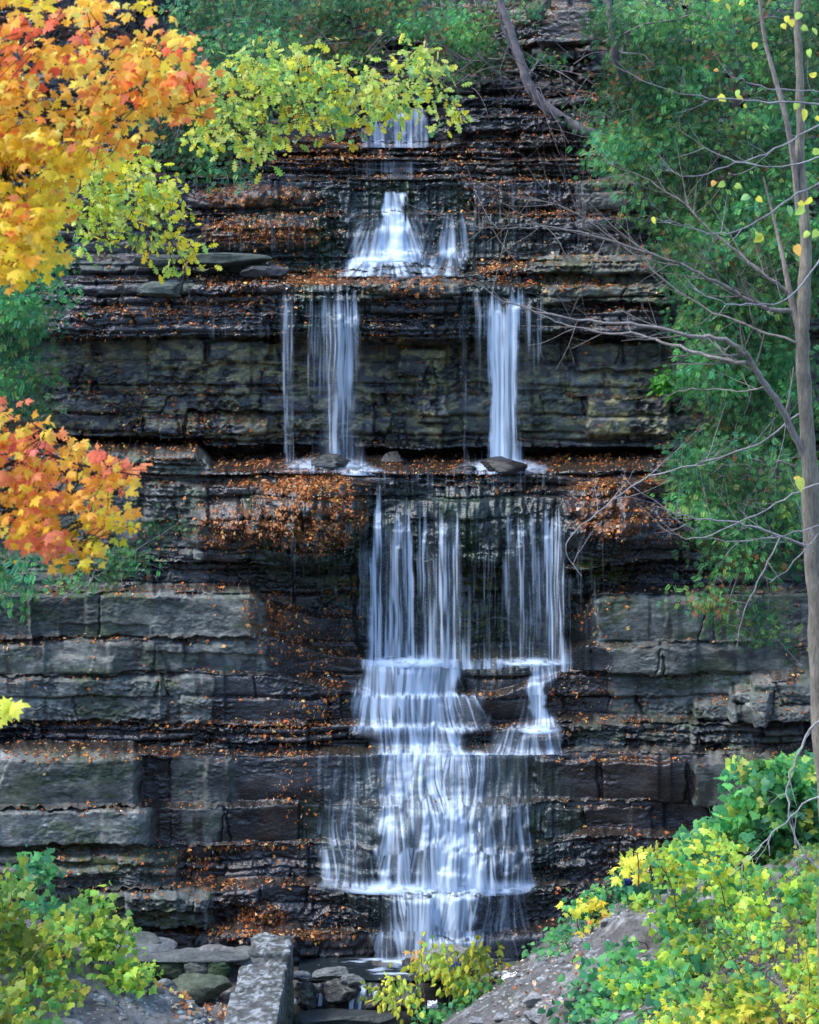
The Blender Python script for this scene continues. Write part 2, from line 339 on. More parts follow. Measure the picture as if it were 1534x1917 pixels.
wet = np.clip(1-dry, 0, 1)
def mixc(a, b, t): return a*(1-t[..., None])+b*t[..., None]
C = np.zeros(Dr.shape+(3,))+np.array([.013, .014, .017])
C = mixc(C, np.array([.030, .032, .038]), sst(.42, .68, blot))
C = mixc(C, np.array([.022, .015, .012]), sst(.45, .62, fbm(U2/80+5, PYr/60, 3, 65))*.7)
C = mixc(C, np.array([.016, .030, .028]), cent*.8)
C = mixc(C, np.array([.016, .033, .012]), cent*sst(.5, .7, fbm(U2/30, PYr/50, 3, 66))*.8)
dc = mixc(np.zeros_like(C)+np.array([.070, .078, .074]), np.array([.118, .122, .112]), sst(.35, .7, fbm(U2/40, PYr/16, 4, 67)))
dc = mixc(dc, np.array([.050, .066, .038]), sst(.50, .68, fbm(U2/50+8, PYr/24, 4, 68))*.75)
dc = mixc(dc, np.array([.16, .165, .15]), sst(.66, .8, fbm(U2/18, PYr/12, 4, 69))*.6)
dc *= (.85+.75*blk)[..., None]
C = mixc(C, dc, np.clip(dry*1.1, 0, 1))
for (a, b, c, d, v) in [(60,640,1300,830,.5),(400,635,540,735,.9),(740,645,845,710,1.),(780,700,850,820,.8),(1060,690,1250,820,.75),(1000,480,1240,570,.35),(280,640,400,700,.5),(560,700,700,800,.15)]:
    C = mixc(C, np.array([.22, .20, .10]), rect(a, b, c, d, 30, 14)*sst(.46, .62, fbm(U2/15, PYr/10, 3, 70))*v)
for (cx, cy, rx, ry) in [(650,1090,60,40),(1120,1070,70,30),(860,1090,200,30),(860,1180,90,80),(1020,1180,60,60),(170,1700,200,30),(330,1720,70,22),(150,1600,200,30)]:
    C = mixc(C, np.array([.05, .062, .008]), np.clip(ell(cx, cy, rx, ry, .5)*sst(.42, .62, fbm(U2/16, PYr/9, 3, 71)), 0, 1)*.75)
C = mixc(C, np.array([.075, .042, .024]), rect(760,-500,1250,130,60,40)*.8*sst(.4,.55,blot))
for (cx, cy, rx, ry) in [(580,960,115,80),(560,900,140,24),(450,985,90,45),(1140,960,80,50),(1180,905,140,20),(490,440,130,30),(470,368,125,26),(560,1752,120,12),(490,1715,60,26),(610,270,90,20),(600,520,110,16),(500,1150,50,50)]:
    C = mixc(C, np.array([.17, .065, .022]), np.clip(ell(cx, cy, rx, ry, .5)*sst(.44, .60, fbm(U2/9, PYr/8, 3, 73)), 0, 1)*.8)
led = 1-on_face
C = mixc(C, np.array([.035, .028, .02]), led*.5)
C *= (.5+1.0*fine)[..., None]
cliff = mesh('rock_cliff', Vc.reshape(-1, 3), gridfaces(NR, NC), M_ROCK, C.reshape(-1, 3), {'Wet': wet.ravel()}, smooth=False)
tag(cliff, 'dark layered shale cliff stepping up behind the waterfalls', 'cliff', kind='structure')
# normals of the cliff (towards camera), used for dead leaves and moss
du = np.gradient(Vc, axis=1); dv = np.gradient(Vc, axis=0); NV = nrm(np.cross(du, dv)); NV[NV[..., 1] > 0] *= -1
PYs = HY+(CZ-Zr)/(K*Dr)
# ------------------------------------------------------------------ ground: stream bed, dirt banks, unseen slope added behind the camera to block frontal light
def hterr(X, Y):
    X = np.asarray(X, float); Y = np.asarray(Y, float)
    base = -.75+.80*sst(44.95, 45.5, Y+(fbm(X*1.7, Y*0, 2, 205)-.5)*.5)
    right = .72*np.minimum(X, 3.6)+.30*np.clip(X-3.6, 0, 50)+.36*np.clip(44.3-Y, 0, 8.3)-.84-np.clip(Y-45, 0, 9)*1.3
    terr = np.where(X < -2.9, .78+.40*sst(43.7, 44.0, Y)-1.1*sst(44.3, 44.9, Y)-np.clip(Y-45.6, 0, 5)*2.0, -3)
    mound = np.where(X < -1.7, 4.45+.50*(-1.7-X), 4.45-1.5*(X+1.7))-1.25*np.clip(Y-31, 0, 30)
    mound = np.where(mound > 8, 8+(mound-8)*.3, mound)
    h = np.maximum(np.maximum(base, right), np.maximum(terr, mound))
    far = np.clip(24-Y, 0, 40); h = h-far*.04*np.clip(h, 0, 5)/2.5*(h > 0)
    h = np.where(Y < -2, h+np.clip(-2-Y, 0, 200)*.32, h)  # unseen hillside, added to cut level skylight on the cliff
    n = (fbm(X*.8, Y*.8, 3, 201)-.5)*.5+(fbm(X*3.2, Y*3.2, 3, 202)-.5)*.22
    wl = sst(-.45, .6, h+0*X)
    return h+n*(.25+.75*wl)
def axis(lo, hi, step, far, g=1.35):
    a = list(np.arange(lo, hi, step)); s = step; x = hi
    while x < far: a.append(x); s *= g; x += s
    s = step; x = lo-step; b = []
    while x > -far: b.append(x); s *= g; x -= s
    return np.array(b[::-1]+a)
gx = axis(-8.5, 9.5, .075, 900); gy = axis(25, 47.5, .085, 900); gy = gy[gy < 62]
GX, GY = np.meshgrid(gx, gy); GH = hterr(GX, GY)
Vg = np.stack([GX, GY, GH], -1)
sl = fbm(GX*1.1, GY*1.1, 4, 210); s2 = fbm(GX*6, GY*6, 3, 211)
Cg = mixc(np.zeros(GX.shape+(3,))+np.array([.100, .094, .088]), np.array([.15, .147, .142]), sst(.45, .65, sl))
Cg = mixc(Cg, np.array([.040, .032, .024]), sst(.5, .66, fbm(GX*.9+7, GY*.9, 3, 212))*.35)
Cg = mixc(Cg, np.array([.25, .25, .24]), sst(.66, .74, s2)*.7)
Cg = mixc(Cg, np.array([.020, .021, .022]), 1-sst(-.2, .5, GH))
Cg = mixc(Cg, np.array([.03, .045, .02]), sst(5, -5, GY) if False else 1-sst(-8, 10, GY))
ground = mesh('ground', Vg.reshape(-1, 3), gridfaces(*GX.shape), M_SOIL, Cg.reshape(-1, 3), None, smooth=True)
tag(ground, 'grey brown dirt banks either side of the stream bed', 'ground', kind='structure')
def gdepth(px, py, near=22., far=47.):
    """depth at which the sight line through a picture point meets the ground"""
    px = np.atleast_1d(np.asarray(px, float)); py = np.atleast_1d(np.asarray(py, float)); out = np.full(px.shape, np.nan)
    for D in np.arange(near, far, .12):
        q = P(px, py, D); hit = np.isnan(out) & (q[:, 2] <= hterr(q[:, 0], q[:, 1])); out[hit] = D
    return out
# ------------------------------------------------------------------ falling water
SM_U = US
order_ok = np.maximum.accumulate(Zr+np.arange(NR)[:, None]*1e-4, 0)     # z rises with the row
def streak(px, py, s, fan=0):
    n = .34*vn(px/3.0, py/110, s)+.30*vn(px/8.5, py/200, s+1)+.24*vn(px/1.7, py/60, s+2)+.12*vn(px/5.0, py/26, s+3)
    return sst(.18, .82, n)
def waterfall(name, x0, x1, y0, y1, prof_rows, label, seed, off=.07, dx=1.35, dy=3.0, fall=True, fan=(0, 0), mode=1.0, cat='waterfall', contrast=2.2):
    us = np.arange(x0, x1+dx, dx); nz = int((y1-y0)/dy)+2
    zt = None; cols = []
    j = np.searchsorted(US, us)
    zmid = lambda c, y: None
    nsamp = int((y1-y0)*1.3)+30
    Zs = np.zeros((nsamp, len(us))); Ds = np.zeros_like(Zs)
    for k, u in enumerate(us):
        c = min(max(j[k], 3), NC-4)
        zc = order_ok[:, c]; dc_ = np.min(Dr[:, c-2:c+3], 1)
        pyc = HY+(CZ-zc)/(K*dc_)
        zt_ = zc[np.argmin(np.abs(pyc-y0))]; zb_ = zc[np.argmin(np.abs(pyc-y1))]
        zs = np.linspace(zt_, zb_, nsamp)
        ds = np.interp(zs, zc, dc_)-off
        if fall: ds = np.minimum.accumulate(ds)
        Zs[:, k] = zs; Ds[:, k] = ds
    # smooth across the sheet
    ker = np.array([1, 2, 3, 2, 1.])/9
    pad = np.pad(Ds, ((0, 0), (2, 2)), 'edge'); Ds = sum(ker[i]*pad[:, i:i+len(us)] for i in range(5))
    # resample each column evenly along its length
    V = np.zeros((nz, len(us), 3)); ang = np.zeros((nz, len(us)))
    for k, u in enumerate(us):
        s = np.concatenate([[0], np.cumsum(np.abs(np.diff(Zs[:, k]))+np.abs(np.diff(Ds[:, k]))*.9)]); t = np.linspace(0, s[-1], nz)
        z = np.interp(t, s, Zs[:, k]); d = np.interp(t, s, Ds[:, k])
        V[:, k, 0] = (u-CX)*K*d; V[:, k, 1] = d; V[:, k, 2] = z
    px = np.broadcast_to(us, (nz, len(us))); py = HY+(CZ-V[..., 2])/(K*V[..., 1])
    ys = np.array([r[0] for r in prof_rows], float)
    dens = np.zeros_like(py); rows = np.array([np.interp(us, [p[0] for p in r[1]], [p[1] for p in r[1]], left=0, right=0) for r in prof_rows])
    pyj = py+(1-sst(y0+.25*(y1-y0), y0+.6*(y1-y0), py))*((vn(px/4.0, py*0, seed+9)-.5)*34+(vn(px/14.0, py*0, seed+8)-.5)*20)
    idx = np.clip(np.searchsorted(ys, pyj)-1, 0, len(ys)-2); t = np.clip((pyj-ys[idx])/(ys[idx+1]-ys[idx]), 0, 1)
    ragg = 13. if seed in (27, 28, 29, 23, 21) else (3. if seed < 40 else 8.)
    ki = np.clip((np.arange(len(us))[None, :]+((fbm(py/26, px*0+seed, 3, seed+30)-.5)*2.4*ragg+(vn(px/7, py/50, seed+31)-.5)*ragg*.6)/dx), 0, len(us)-1).astype(int)
    dens = rows[idx, ki]*(1-t)+rows[idx+1, ki]*t
    dens *= sst(y0, y0+3, py)
    cx, f = fan
    pxf = cx+(px-cx)/(1+f*(py-y0)/(y1-y0)) if f else px+(vn(px/30, py/60, seed+5)-.5)*4
    H = {27: ([715, 760, 812, 1008], [1303, 1362], .35), 28: ([618, 662, 745, 800, 862, 915, 965], [1500, 1592], .45), 29: ([735, 790, 850, 925], [1744], .3), 23: ([728, 850], [402, 482], .9)}.get(seed)
    if H:
        hc = np.array(H[0], float)+0.; c_ = hc[np.argmin(np.abs(px[..., None]+(vn(px/9, py/40, seed+11)[..., None]-.5)*30-hc), -1)]; bnd = np.array([y0]+H[1]+[y1], float)
        pw = py+(vn(px/22, px*0, seed+12)-.5)*(26 if seed == 28 else 6); ti = np.clip(np.searchsorted(bnd, pw)-1, 0, len(bnd)-2); tt = np.clip((pw-bnd[ti])/(bnd[ti+1]-bnd[ti]), 0, 1)
        pxf = c_+(px-c_)/(1+H[2]*tt)+ti*61.7+c_*.37
    if seed in (27, 28, 29): pxf = pxf+(vn(px/60, py/95, seed+6)-.5)*15+(vn(px/15, py/60, seed+7)-.5)*5
    n = streak(pxf, py, seed)
    a = (.36 if seed in (27, 28, 29, 23) else .26 if seed < 40 else 0)*dens**2.6+.66*np.clip((n-(1-dens))*contrast*.85, 0, 1)*np.clip(dens*1.5, 0, 1)
    gz_ = np.abs(np.gradient(V[..., 2], axis=0)); gd_ = np.abs(np.gradient(V[..., 1], axis=0)); flat = sst(.45, .9, gd_/(gz_+gd_+1e-6))
    if fall: a = a*(1-flat*(.25 if seed in (27, 28) else 1)*(.25+.75*sst(.35, .65, fbm(px/9, py/3, 2, seed+15))))
    a = np.clip(a*(1+.25*(H is not None)), 0, .95)
    Vf = V.reshape(-1, 3); F = gridfaces(nz, len(us)); keep = a.ravel()[F].max(1) > .015
    F = F[keep]
    o = mesh(name, Vf, F, M_FALL, None, {'Alpha': a.ravel()}, smooth=True)
    tag(o, label, cat, kind='structure'); return o
W = waterfall
W('waterfall', 670, 815, 200, 276, [(200,[(720,0),(726,.9),(788,.9),(794,0)]),(226,[(714,0),(720,.9),(792,.8),(800,0)]),(236,[(690,0),(700,.8),(800,.75),(808,0)]),(262,[(676,.2),(684,.78),(804,.7),(808,.1)]),(276,[(674,.3),(690,.85),(800,.8),(808,0)])],
  'topmost narrow fall spilling below the oak boughs', 21, contrast=1.3)
W('waterfall', 655, 785, 300, 336, [(300,[(660,.1),(690,.5),(705,.3),(735,.55),(772,.4),(785,0)]),(330,[(660,.0),(690,.62),(710,.2),(735,.62),(772,.5),(785,0)]),(336,[(655,0),(690,.3),(775,.3),(785,0)])],
  'low step of water just below the topmost fall', 22, contrast=1.5)
W('waterfall', 600, 905, 358, 520, [(358,[(640,0),(655,.35),(670,0),(706,0),(712,.7),(745,.8),(752,.1),(780,.25),(800,0),(870,.2),(900,0)]),(400,[(640,.1),(655,.5),(672,.1),(706,.2),(715,.98),(745,1),(756,.3),(785,.38),(800,.1),(860,.3),(880,.1),(900,0)]),
  (420,[(640,.1),(660,.42),(692,.3),(705,.95),(750,1),(765,.45),(790,.3),(820,.2),(836,.4),(870,.35),(900,0)]),(478,[(640,.1),(668,.6),(690,.95),(762,.98),(790,.6),(815,.25),(830,.75),(866,.7),(880,.25),(900,0)]),
  (488,[(640,.2),(655,.85),(770,.9),(800,.6),(826,.6),(866,.65),(880,.1)]),(498,[(640,.2),(660,.7),(860,.55),(890,0)]),(516,[(640,.2),(655,.78),(860,.7),(868,0)]),(520,[(640,0),(905,0)])],
  'bell shaped fall in the middle of the upper tier', 23, contrast=1.9)
W('waterfall', 505, 715, 532, 884, [(532,[(520,0),(530,.15),(670,.12),(690,0)]),(575,[(520,.1),(528,.6),(548,.6),(556,.05),(566,.05),(580,.42),(600,.5),(618,.66),(668,.72),(676,.3),(690,.12),(700,0)]),
  (640,[(520,.05),(530,.62),(547,.62),(553,.05),(572,.05),(578,.5),(600,.52),(615,.66),(662,.76),(672,.34),(684,.2),(700,0)]),(800,[(528,.0),(534,.52),(548,.5),(554,.0),(600,.3),(612,.55),(660,.7),(668,.2),(690,0)]),
  (862,[(528,.1),(536,.6),(560,.3),(600,.45),(615,.8),(665,.85),(690,.3),(705,0)]),(872,[(520,.1),(545,.6),(600,.8),(680,.8),(705,.2)]),(884,[(515,.1),(550,.5),(610,.5),(690,.6),(712,0)])],
  'left plunge of many thin strands over the mossy overhang', 24, contrast=1.7)
W('waterfall', 850, 1045, 538, 886, [(538,[(868,0),(880,.1),(1000,.1),(1020,0)]),(575,[(858,.1),(868,.5),(880,.3),(905,.5),(922,.9),(968,.95),(985,.5),(1015,.4),(1022,0)]),
  (640,[(858,.1),(868,.5),(878,.15),(905,.35),(922,.98),(968,1),(976,.3),(990,.5),(1014,.4),(1020,0)]),(800,[(862,.0),(868,.38),(876,0),(912,.0),(922,1.),(962,1.),(970,.35),(985,.28),(992,.2),(1000,0)]),
  (860,[(862,.0),(870,.3),(912,.3),(922,1.),(964,1),(980,.35),(1000,.1)]),(874,[(850,.2),(880,.6),(920,.95),(970,.95),(1010,.6),(1040,.1)]),(886,[(850,.1),(890,.6),(1000,.6),(1040,.2)])],
  'right plunge, one dense white column beside thin strands', 25, contrast=2.2)
W('waterfall', 655, 1085, 905, 1246, [(905,[(690,.25),(720,.35),(740,0),(1040,.05)]),(935,[(700,.0),(708,.7),(716,.2),(735,.2),(800,.05),(850,.05),(1000,.1),(1055,0)]),
  (985,[(695,.1),(705,.85),(722,.62),(765,.68),(778,.15),(788,.58),(800,.45),(816,.2),(824,.68),(858,.72),(866,.12),(905,.22),(945,.16),(952,.55),(985,.62),(1000,.4),(1015,.4),(1020,.66),(1048,.66),(1058,.28),(1068,.1),(1075,0)]),
  (1060,[(672,.35),(682,.3),(690,.35),(697,.9),(712,.6),(728,.62),(768,.78),(778,.2),(786,.6),(808,.55),(822,.62),(858,.78),(868,.12),(910,.3),(935,.25),(948,.5),(985,.62),(995,.5),(1015,.45),(1022,.7),(1048,.72),(1060,.4),(1075,0)]),
  (1190,[(672,.3),(680,.1),(690,.3),(698,.88),(718,.6),(735,.72),(768,.74),(780,.4),(800,.6),(855,.74),(870,.3),(940,.25),(960,.45),(985,.6),(1000,.4),(1025,.7),(1048,.66),(1062,.35),(1080,0)]),
  (1232,[(675,.2),(690,.6),(770,.8),(860,.8),(880,.4),(940,.4),(1000,.55),(1060,.7),(1078,.2)]),(1246,[(675,.1),(690,.7),(860,.75),(1000,.7),(1070,.5),(1080,0)])],
  'widest curtain of separate streams hanging over the mossy undercut', 26, contrast=2.3)
W('waterfall', 640, 1085, 1232, 1412, [(1232,[(680,.5),(700,.85),(862,.85),(875,.5),(985,.6),(1075,.6),(1082,.1)]),(1250,[(672,.3),(690,.9),(860,.85),(872,.25),(985,.1),(995,.75),(1035,.75),(1048,.1)]),
  (1298,[(660,.45),(680,.85),(760,.8),(800,1),(850,.85),(862,.25),(880,.18),(960,.2),(984,.4),(992,.9),(1022,.9),(1030,.3),(1040,.1)]),(1308,[(655,.6),(680,.95),(850,.9),(905,.55),(915,.1),(985,.3),(995,.9),(1020,.9),(1030,.1)]),
  (1352,[(652,.4),(680,.72),(730,.75),(820,.85),(850,.55),(905,.4),(920,0),(940,0),(985,.5),(1000,.95),(1025,.9),(1040,.3),(1050,.1)]),(1364,[(652,.5),(680,.95),(860,.95),(900,.65),(930,.05),(950,.6),(1000,.9),(1045,.6),(1055,.1)]),
  (1376,[(660,.2),(700,.5),(770,.7),(860,.75),(878,.2),(915,.2),(930,.6),(1055,.6),(1060,0)]),(1402,[(690,.1),(720,.6),(780,.95),(860,.95),(885,.3),(915,.3),(925,.65),(1055,.65),(1062,0)]),(1412,[(690,.2),(720,.8),(900,.9),(920,.7),(1055,.7),(1062,0)])],
  'stepped cascade of three short drops under the wide curtain', 27, contrast=1.5)
W('waterfall', 592, 1010, 1408, 1668, [(1408,[(620,.0),(640,.2),(700,.35),(740,.8),(870,.85),(940,.5),(990,.3)]),(1470,[(602,.3),(640,.42),(700,.3),(716,.55),(760,.7),(830,.72),(870,.6),(930,.4),(985,.3),(995,0)]),
  (1540,[(600,.35),(640,.45),(700,.3),(712,.72),(770,.72),(830,.82),(870,.95),(900,.7),(930,.55),(990,.5),(1000,0)]),(1600,[(598,.4),(612,.65),(640,.5),(665,.5),(700,.25),(712,.72),(800,.7),(840,1.),(880,1.),(910,.62),(960,.58),(996,.6),(1004,0)]),
  (1645,[(598,.4),(612,.65),(640,.5),(665,.5),(700,.3),(712,.7),(770,.7),(835,1),(890,.95),(940,.5),(996,.6),(1006,0)]),(1658,[(592,.4),(640,.7),(720,.9),(900,1),(1000,.8),(1008,0)]),(1668,[(592,.1),(700,.6),(880,.8),(1000,.5)])],
  'broad lower apron of white water above the last ledges', 28, contrast=1.6)
W('waterfall', 640, 1040, 1658, 1808, [(1658,[(592,.5),(700,.85),(900,.95),(995,.5),(1010,0)]),(1680,[(700,0),(715,.2),(735,.45),(755,.75),(800,.95),(880,.95),(900,.4),(950,.45),(1000,.2),(1010,0)]),
  (1742,[(700,.1),(720,.5),(755,.8),(800,.92),(870,.95),(890,.45),(950,.45),(1000,.2),(1010,0)]),(1750,[(690,.4),(740,.8),(880,.95),(900,.5),(960,.5),(1010,.2)]),(1790,[(690,.3),(715,.6),(735,.3),(755,.7),(870,.85),(890,.4),(950,.5),(980,.15),(1020,.3),(1040,0)]),
  (1808,[(640,.1),(700,.6),(870,.9),(960,.4),(1040,.3)])],
  'last white drop into the dark pool behind the yellow shrub', 29, contrast=1.6)
# thin drips hanging from the mats
for (x0, x1, y0, y1, lab, sd) in [(540, 665, 1000, 1120, 'hair thin drips falling from the orange leaf covered mat', 41), (1075, 1140, 1010, 1160, 'hair thin drips falling beside the mossy undercut right of the curtain', 42),
                              (385, 520, 590, 640, 'hair thin drips under the long dark overhang', 43), (345, 600, 400, 478, 'thin trickles between the leaf covered mats high on the cliff', 44), (880, 1110, 340, 478, 'thin trickles over the dark ledges behind the bare twigs', 45),
                              (590, 700, 1405, 1500, 'thin film running down green algae beside the lower apron', 46), (690,1040,884,925,'smooth sheet of water sliding over the wide ledge', 47)]:
    d = .30 if sd < 44 else .34
    W('water_trickle', x0, x1, y0, y1, [(y0, [(x0, 0), (x0+8, d), (x1-8, d), (x1, 0)]), (y1-12, [(x0, 0), (x0+8, d), (x1-8, d), (x1, 0)]), (y1, [(x0, 0), (x1, 0)])], lab, sd, contrast=1.1, cat='water trickle')
def splash(cx, cy, rx, ry, D, label, seed):
    th, ph = np.meshgrid(np.linspace(0, math.pi, 90), np.linspace(-.1, math.pi/2, 30)); b = P(cx, cy, D); A_ = rx*K*D; B_ = ry*K*D
    V = np.stack([b[0]+A_*np.cos(th)*np.cos(ph), b[1]-.45*np.sin(th)*np.cos(ph)*np.ones_like(th), b[2]+B_*np.sin(ph)], -1)
    px = cx+rx*np.cos(th)*np.cos(ph); py = cy-ry*np.sin(ph); r = ((px-cx)/rx)**2+((py-cy)/ry)**2
    a = np.clip((1-r)*1.3, 0, 1)**1.5*sst(.25, .75, fbm(px/11, py/4, 4, seed)+.12)*.95
    tag(mesh('splash', V.reshape(-1, 3), gridfaces(*th.shape), M_FALL, None, {'Alpha': a.ravel()}, smooth=True), label, 'splash', kind='structure')
splash(612, 878, 96, 26, 50.55, 'white splash where the left plunge lands', 71)
splash(945, 880, 100, 24, 50.6, 'white splash where the right plunge lands', 72)
splash(680, 884, 50, 14, 50.0, 'low splash right of the left plunge', 73)
splash(820, 1800, 110, 26, 46.35, 'white splash where the last drop meets the pool', 74)
splash(745, 1662, 120, 18, 47.2, 'foam at the foot of the broad lower apron, left half', 75)
splash(900, 1663, 110, 22, 47.2, 'foam at the foot of the broad lower apron, right half', 76)
splash(770, 1240, 90, 20, 49.3, 'foam at the foot of the widest curtain, left half', 77)
splash(1000, 1238, 80, 12, 49.25, 'foam at the foot of the widest curtain, right half', 78)
splash(725, 488, 60, 14, 52.0, 'foam under the bell shaped fall', 79)
splash(1010, 1364, 44, 14, 48.5, 'foam on the small step at the right of the stepped cascade', 80)
# pool and lower stream
def water_plane(name, x0, x1, y0, y1, z, label):
    X, Y = np.meshgrid(np.linspace(x0, x1, 60), np.linspace(y0, y1, 30))
    o = mesh(name, np.stack([X, Y, z+(fbm(X*2, Y*4, 2, 5)-.5)*.02], -1).reshape(-1, 3), gridfaces(30, 60), M_POOL, smooth=True)
    return tag(o, label, 'water', kind='structure')
water_plane('stream_water', -2.4, 4.2, 45.5, 47.4, .10, 'dark pool at the foot of the lowest fall')
water_plane('stream_water', -2.4, 3.5, 36, 45.35, -.52, 'dark stream below the boulders at the wall foot')
# water between the stones below the pool
def ribbon(px0, px1, ya, yb, Da, Db, dens, label, seed):
    us = np.arange(px0, px1, 1.4); n = 40; t = np.linspace(0, 1, n)[:, None]
    Dv = Da+(Db-Da)*sst(0, 1, t)+0*us; pxx = us+0*t; pyy = ya+(yb-ya)*t+0*us
    V = P(pxx, pyy, Dv); s = streak(pxx+(t-.5)*8, pyy*1.5, seed)
    e = np.minimum(sst(px0, px0+6, us), 1-sst(px1-6, px1, us))
    a = np.clip((s-(1-dens*e))*1.8, 0, .92)*(.3+.7*sst(0, .15, t))
    return tag(mesh('waterfall', V.reshape(-1, 3), gridfaces(n, len(us)), M_FALL, None, {'Alpha': a.ravel()}, smooth=True), label, 'waterfall', kind='structure')
ribbon(545, 560, 1845, 1880, 45.35, 45.1, .6, 'short spout beside the stone wall corner', 61)
ribbon(588, 606, 1838, 1884, 45.4, 45.15, .55, 'short spout between the two round boulders', 62)
ribbon(650, 690, 1842, 1892, 45.45, 45.0, .85, 'small white chute right of the round boulders', 63)
ribbon(686, 712, 1842, 1895, 45.45, 45.05, .6, 'small chute half behind the yellow shrub leaves', 64)
X, Y = np.meshgrid(np.linspace(-1.9, 2.6, 260), np.linspace(45.55, 46.75, 60))
fo = fbm(X*2.2+3, Y*7, 4, 66)+.35*np.exp(-((Y-46.55)/.22)**2)*np.exp(-((X-.45)/1.1)**2)
fa = np.clip((fo-.56)*4, 0, .85)*sst(-1.9, -1.2, X)*(1-sst(1.6, 2.5, X))*sst(45.6, 45.8, Y)
tag(mesh('foam', np.stack([X, Y, np.full(X.shape, .125)], -1).reshape(-1, 3), gridfaces(*X.shape), M_FALL, None, {'Alpha': fa.ravel()}, smooth=True), 'foam drifting over the dark pool', 'water', kind='structure')
# ------------------------------------------------------------------ dead leaves lying on the rock
def leaf_tmpl(half, c=(0, .32), fold=.25, bend=.25):
    h = np.array(half, float); pts = np.vstack([h, [(-x, y) for x, y in h[-2:0:-1]]]); V = np.vstack([[c], pts])
    V3 = np.stack([V[:, 0], V[:, 1], -fold*np.abs(V[:, 0])-bend*(V[:, 1]-.4)**2+fold*.1], -1); n = len(pts)
    F = np.array([(0, 1+i, 1+(i+1) % n) for i in range(n)]); return V3, F
MAPLE = leaf_tmpl([(0,0),(.14,.06),(.38,-.05),(.33,.14),(.56,.26),(.66,.52),(.44,.46),(.25,.46),(.31,.70),(.14,.68),(0,1)])
OAK = leaf_tmpl([(0,0),(.07,.1),(.22,.2),(.1,.28),(.32,.42),(.13,.5),(.34,.68),(.16,.73),(.18,.9),(0,1)], (0, .5))
OVATE = leaf_tmpl([(0,0),(.2,.14),(.28,.36),(.22,.62),(.09,.85),(0,1)], (0, .45), .35)
HEART = leaf_tmpl([(0,.06),(.16,-.04),(.40,.08),(.46,.38),(.30,.70),(.08,.93),(0,1.05)], (0, .4), .2)
GRAPE = leaf_tmpl([(0,.08),(.2,-.06),(.46,.05),(.60,.36),(.38,.42),(.30,.64),(.12,.74),(0,1)], (0, .36), .2)
ASH = leaf_tmpl([(0,0),(.13,.25),(.15,.5),(.08,.8),(0,1)], (0, .45), .4)
BIT = (np.array([(0,0,0),(.22,.35,.05),(.05,.62,0),(.12,1,.06),(-.12,.55,.04)], float), np.array([(0,1,2),(2,3,4),(0,2,4)]))
def scatter(acc, tmpl, pos, size, tip, nor, col, wid=None):
    tv, tf = tmpl; n = len(pos)
    if n == 0: return
    size = np.broadcast_to(np.asarray(size, float), (n,)); tip = nrm(tip); nor = nor-(nor*tip).sum(-1, keepdims=True)*tip; nor = nrm(nor); s = np.cross(tip, nor)
    wd = np.ones(n) if wid is None else wid
    zf = rng.uniform(-.4, 2.6, n)[:, None, None]
    V = (pos[:, None]+size[:, None, None]*(tv[None, :, 0:1]*wd[:, None, None]*s[:, None]+tv[None, :, 1:2]*tip[:, None]+tv[None, :, 2:3]*zf*nor[:, None]))
    F = tf[None]+(np.arange(n)*len(tv))[:, None, None]
    acc.add(V.reshape(-1, 3), F.reshape(-1, 3), np.repeat(col, len(tv), 0))
def pick(n, cols, wts, var=.25):
    c = np.array(cols)[rng.choice(len(cols), n, p=np.array(wts)/sum(wts))]
    return np.clip(c*(1+rng.uniform(-var, var, (n, 1)))*(1+rng.uniform(-.08, .08, (n, 3))), 0, 1)
DEADC = [(.50,.18,.05),(.38,.12,.035),(.56,.28,.10),(.20,.07,.03),(.68,.46,.14),(.50,.10,.04),(.60,.46,.32)]; DEADW = [5,5,3,4,.8,.5,.6]
area = np.abs(du[..., 0])*np.linalg.norm(dv, axis=-1)
upness = np.clip(NV[..., 2], 0, 1)
prob = .014*sst(.5, .66, fbm(U2/30, PYr/14, 3, 401))+.8*upness**2*sst(.35, .6, fbm(U2/40, PYr/20, 3, 402))
under = sst(.2, .6, -NV[..., 2]); prob *= (1-under)*(.35+.65*sst(180, 300, PYs))
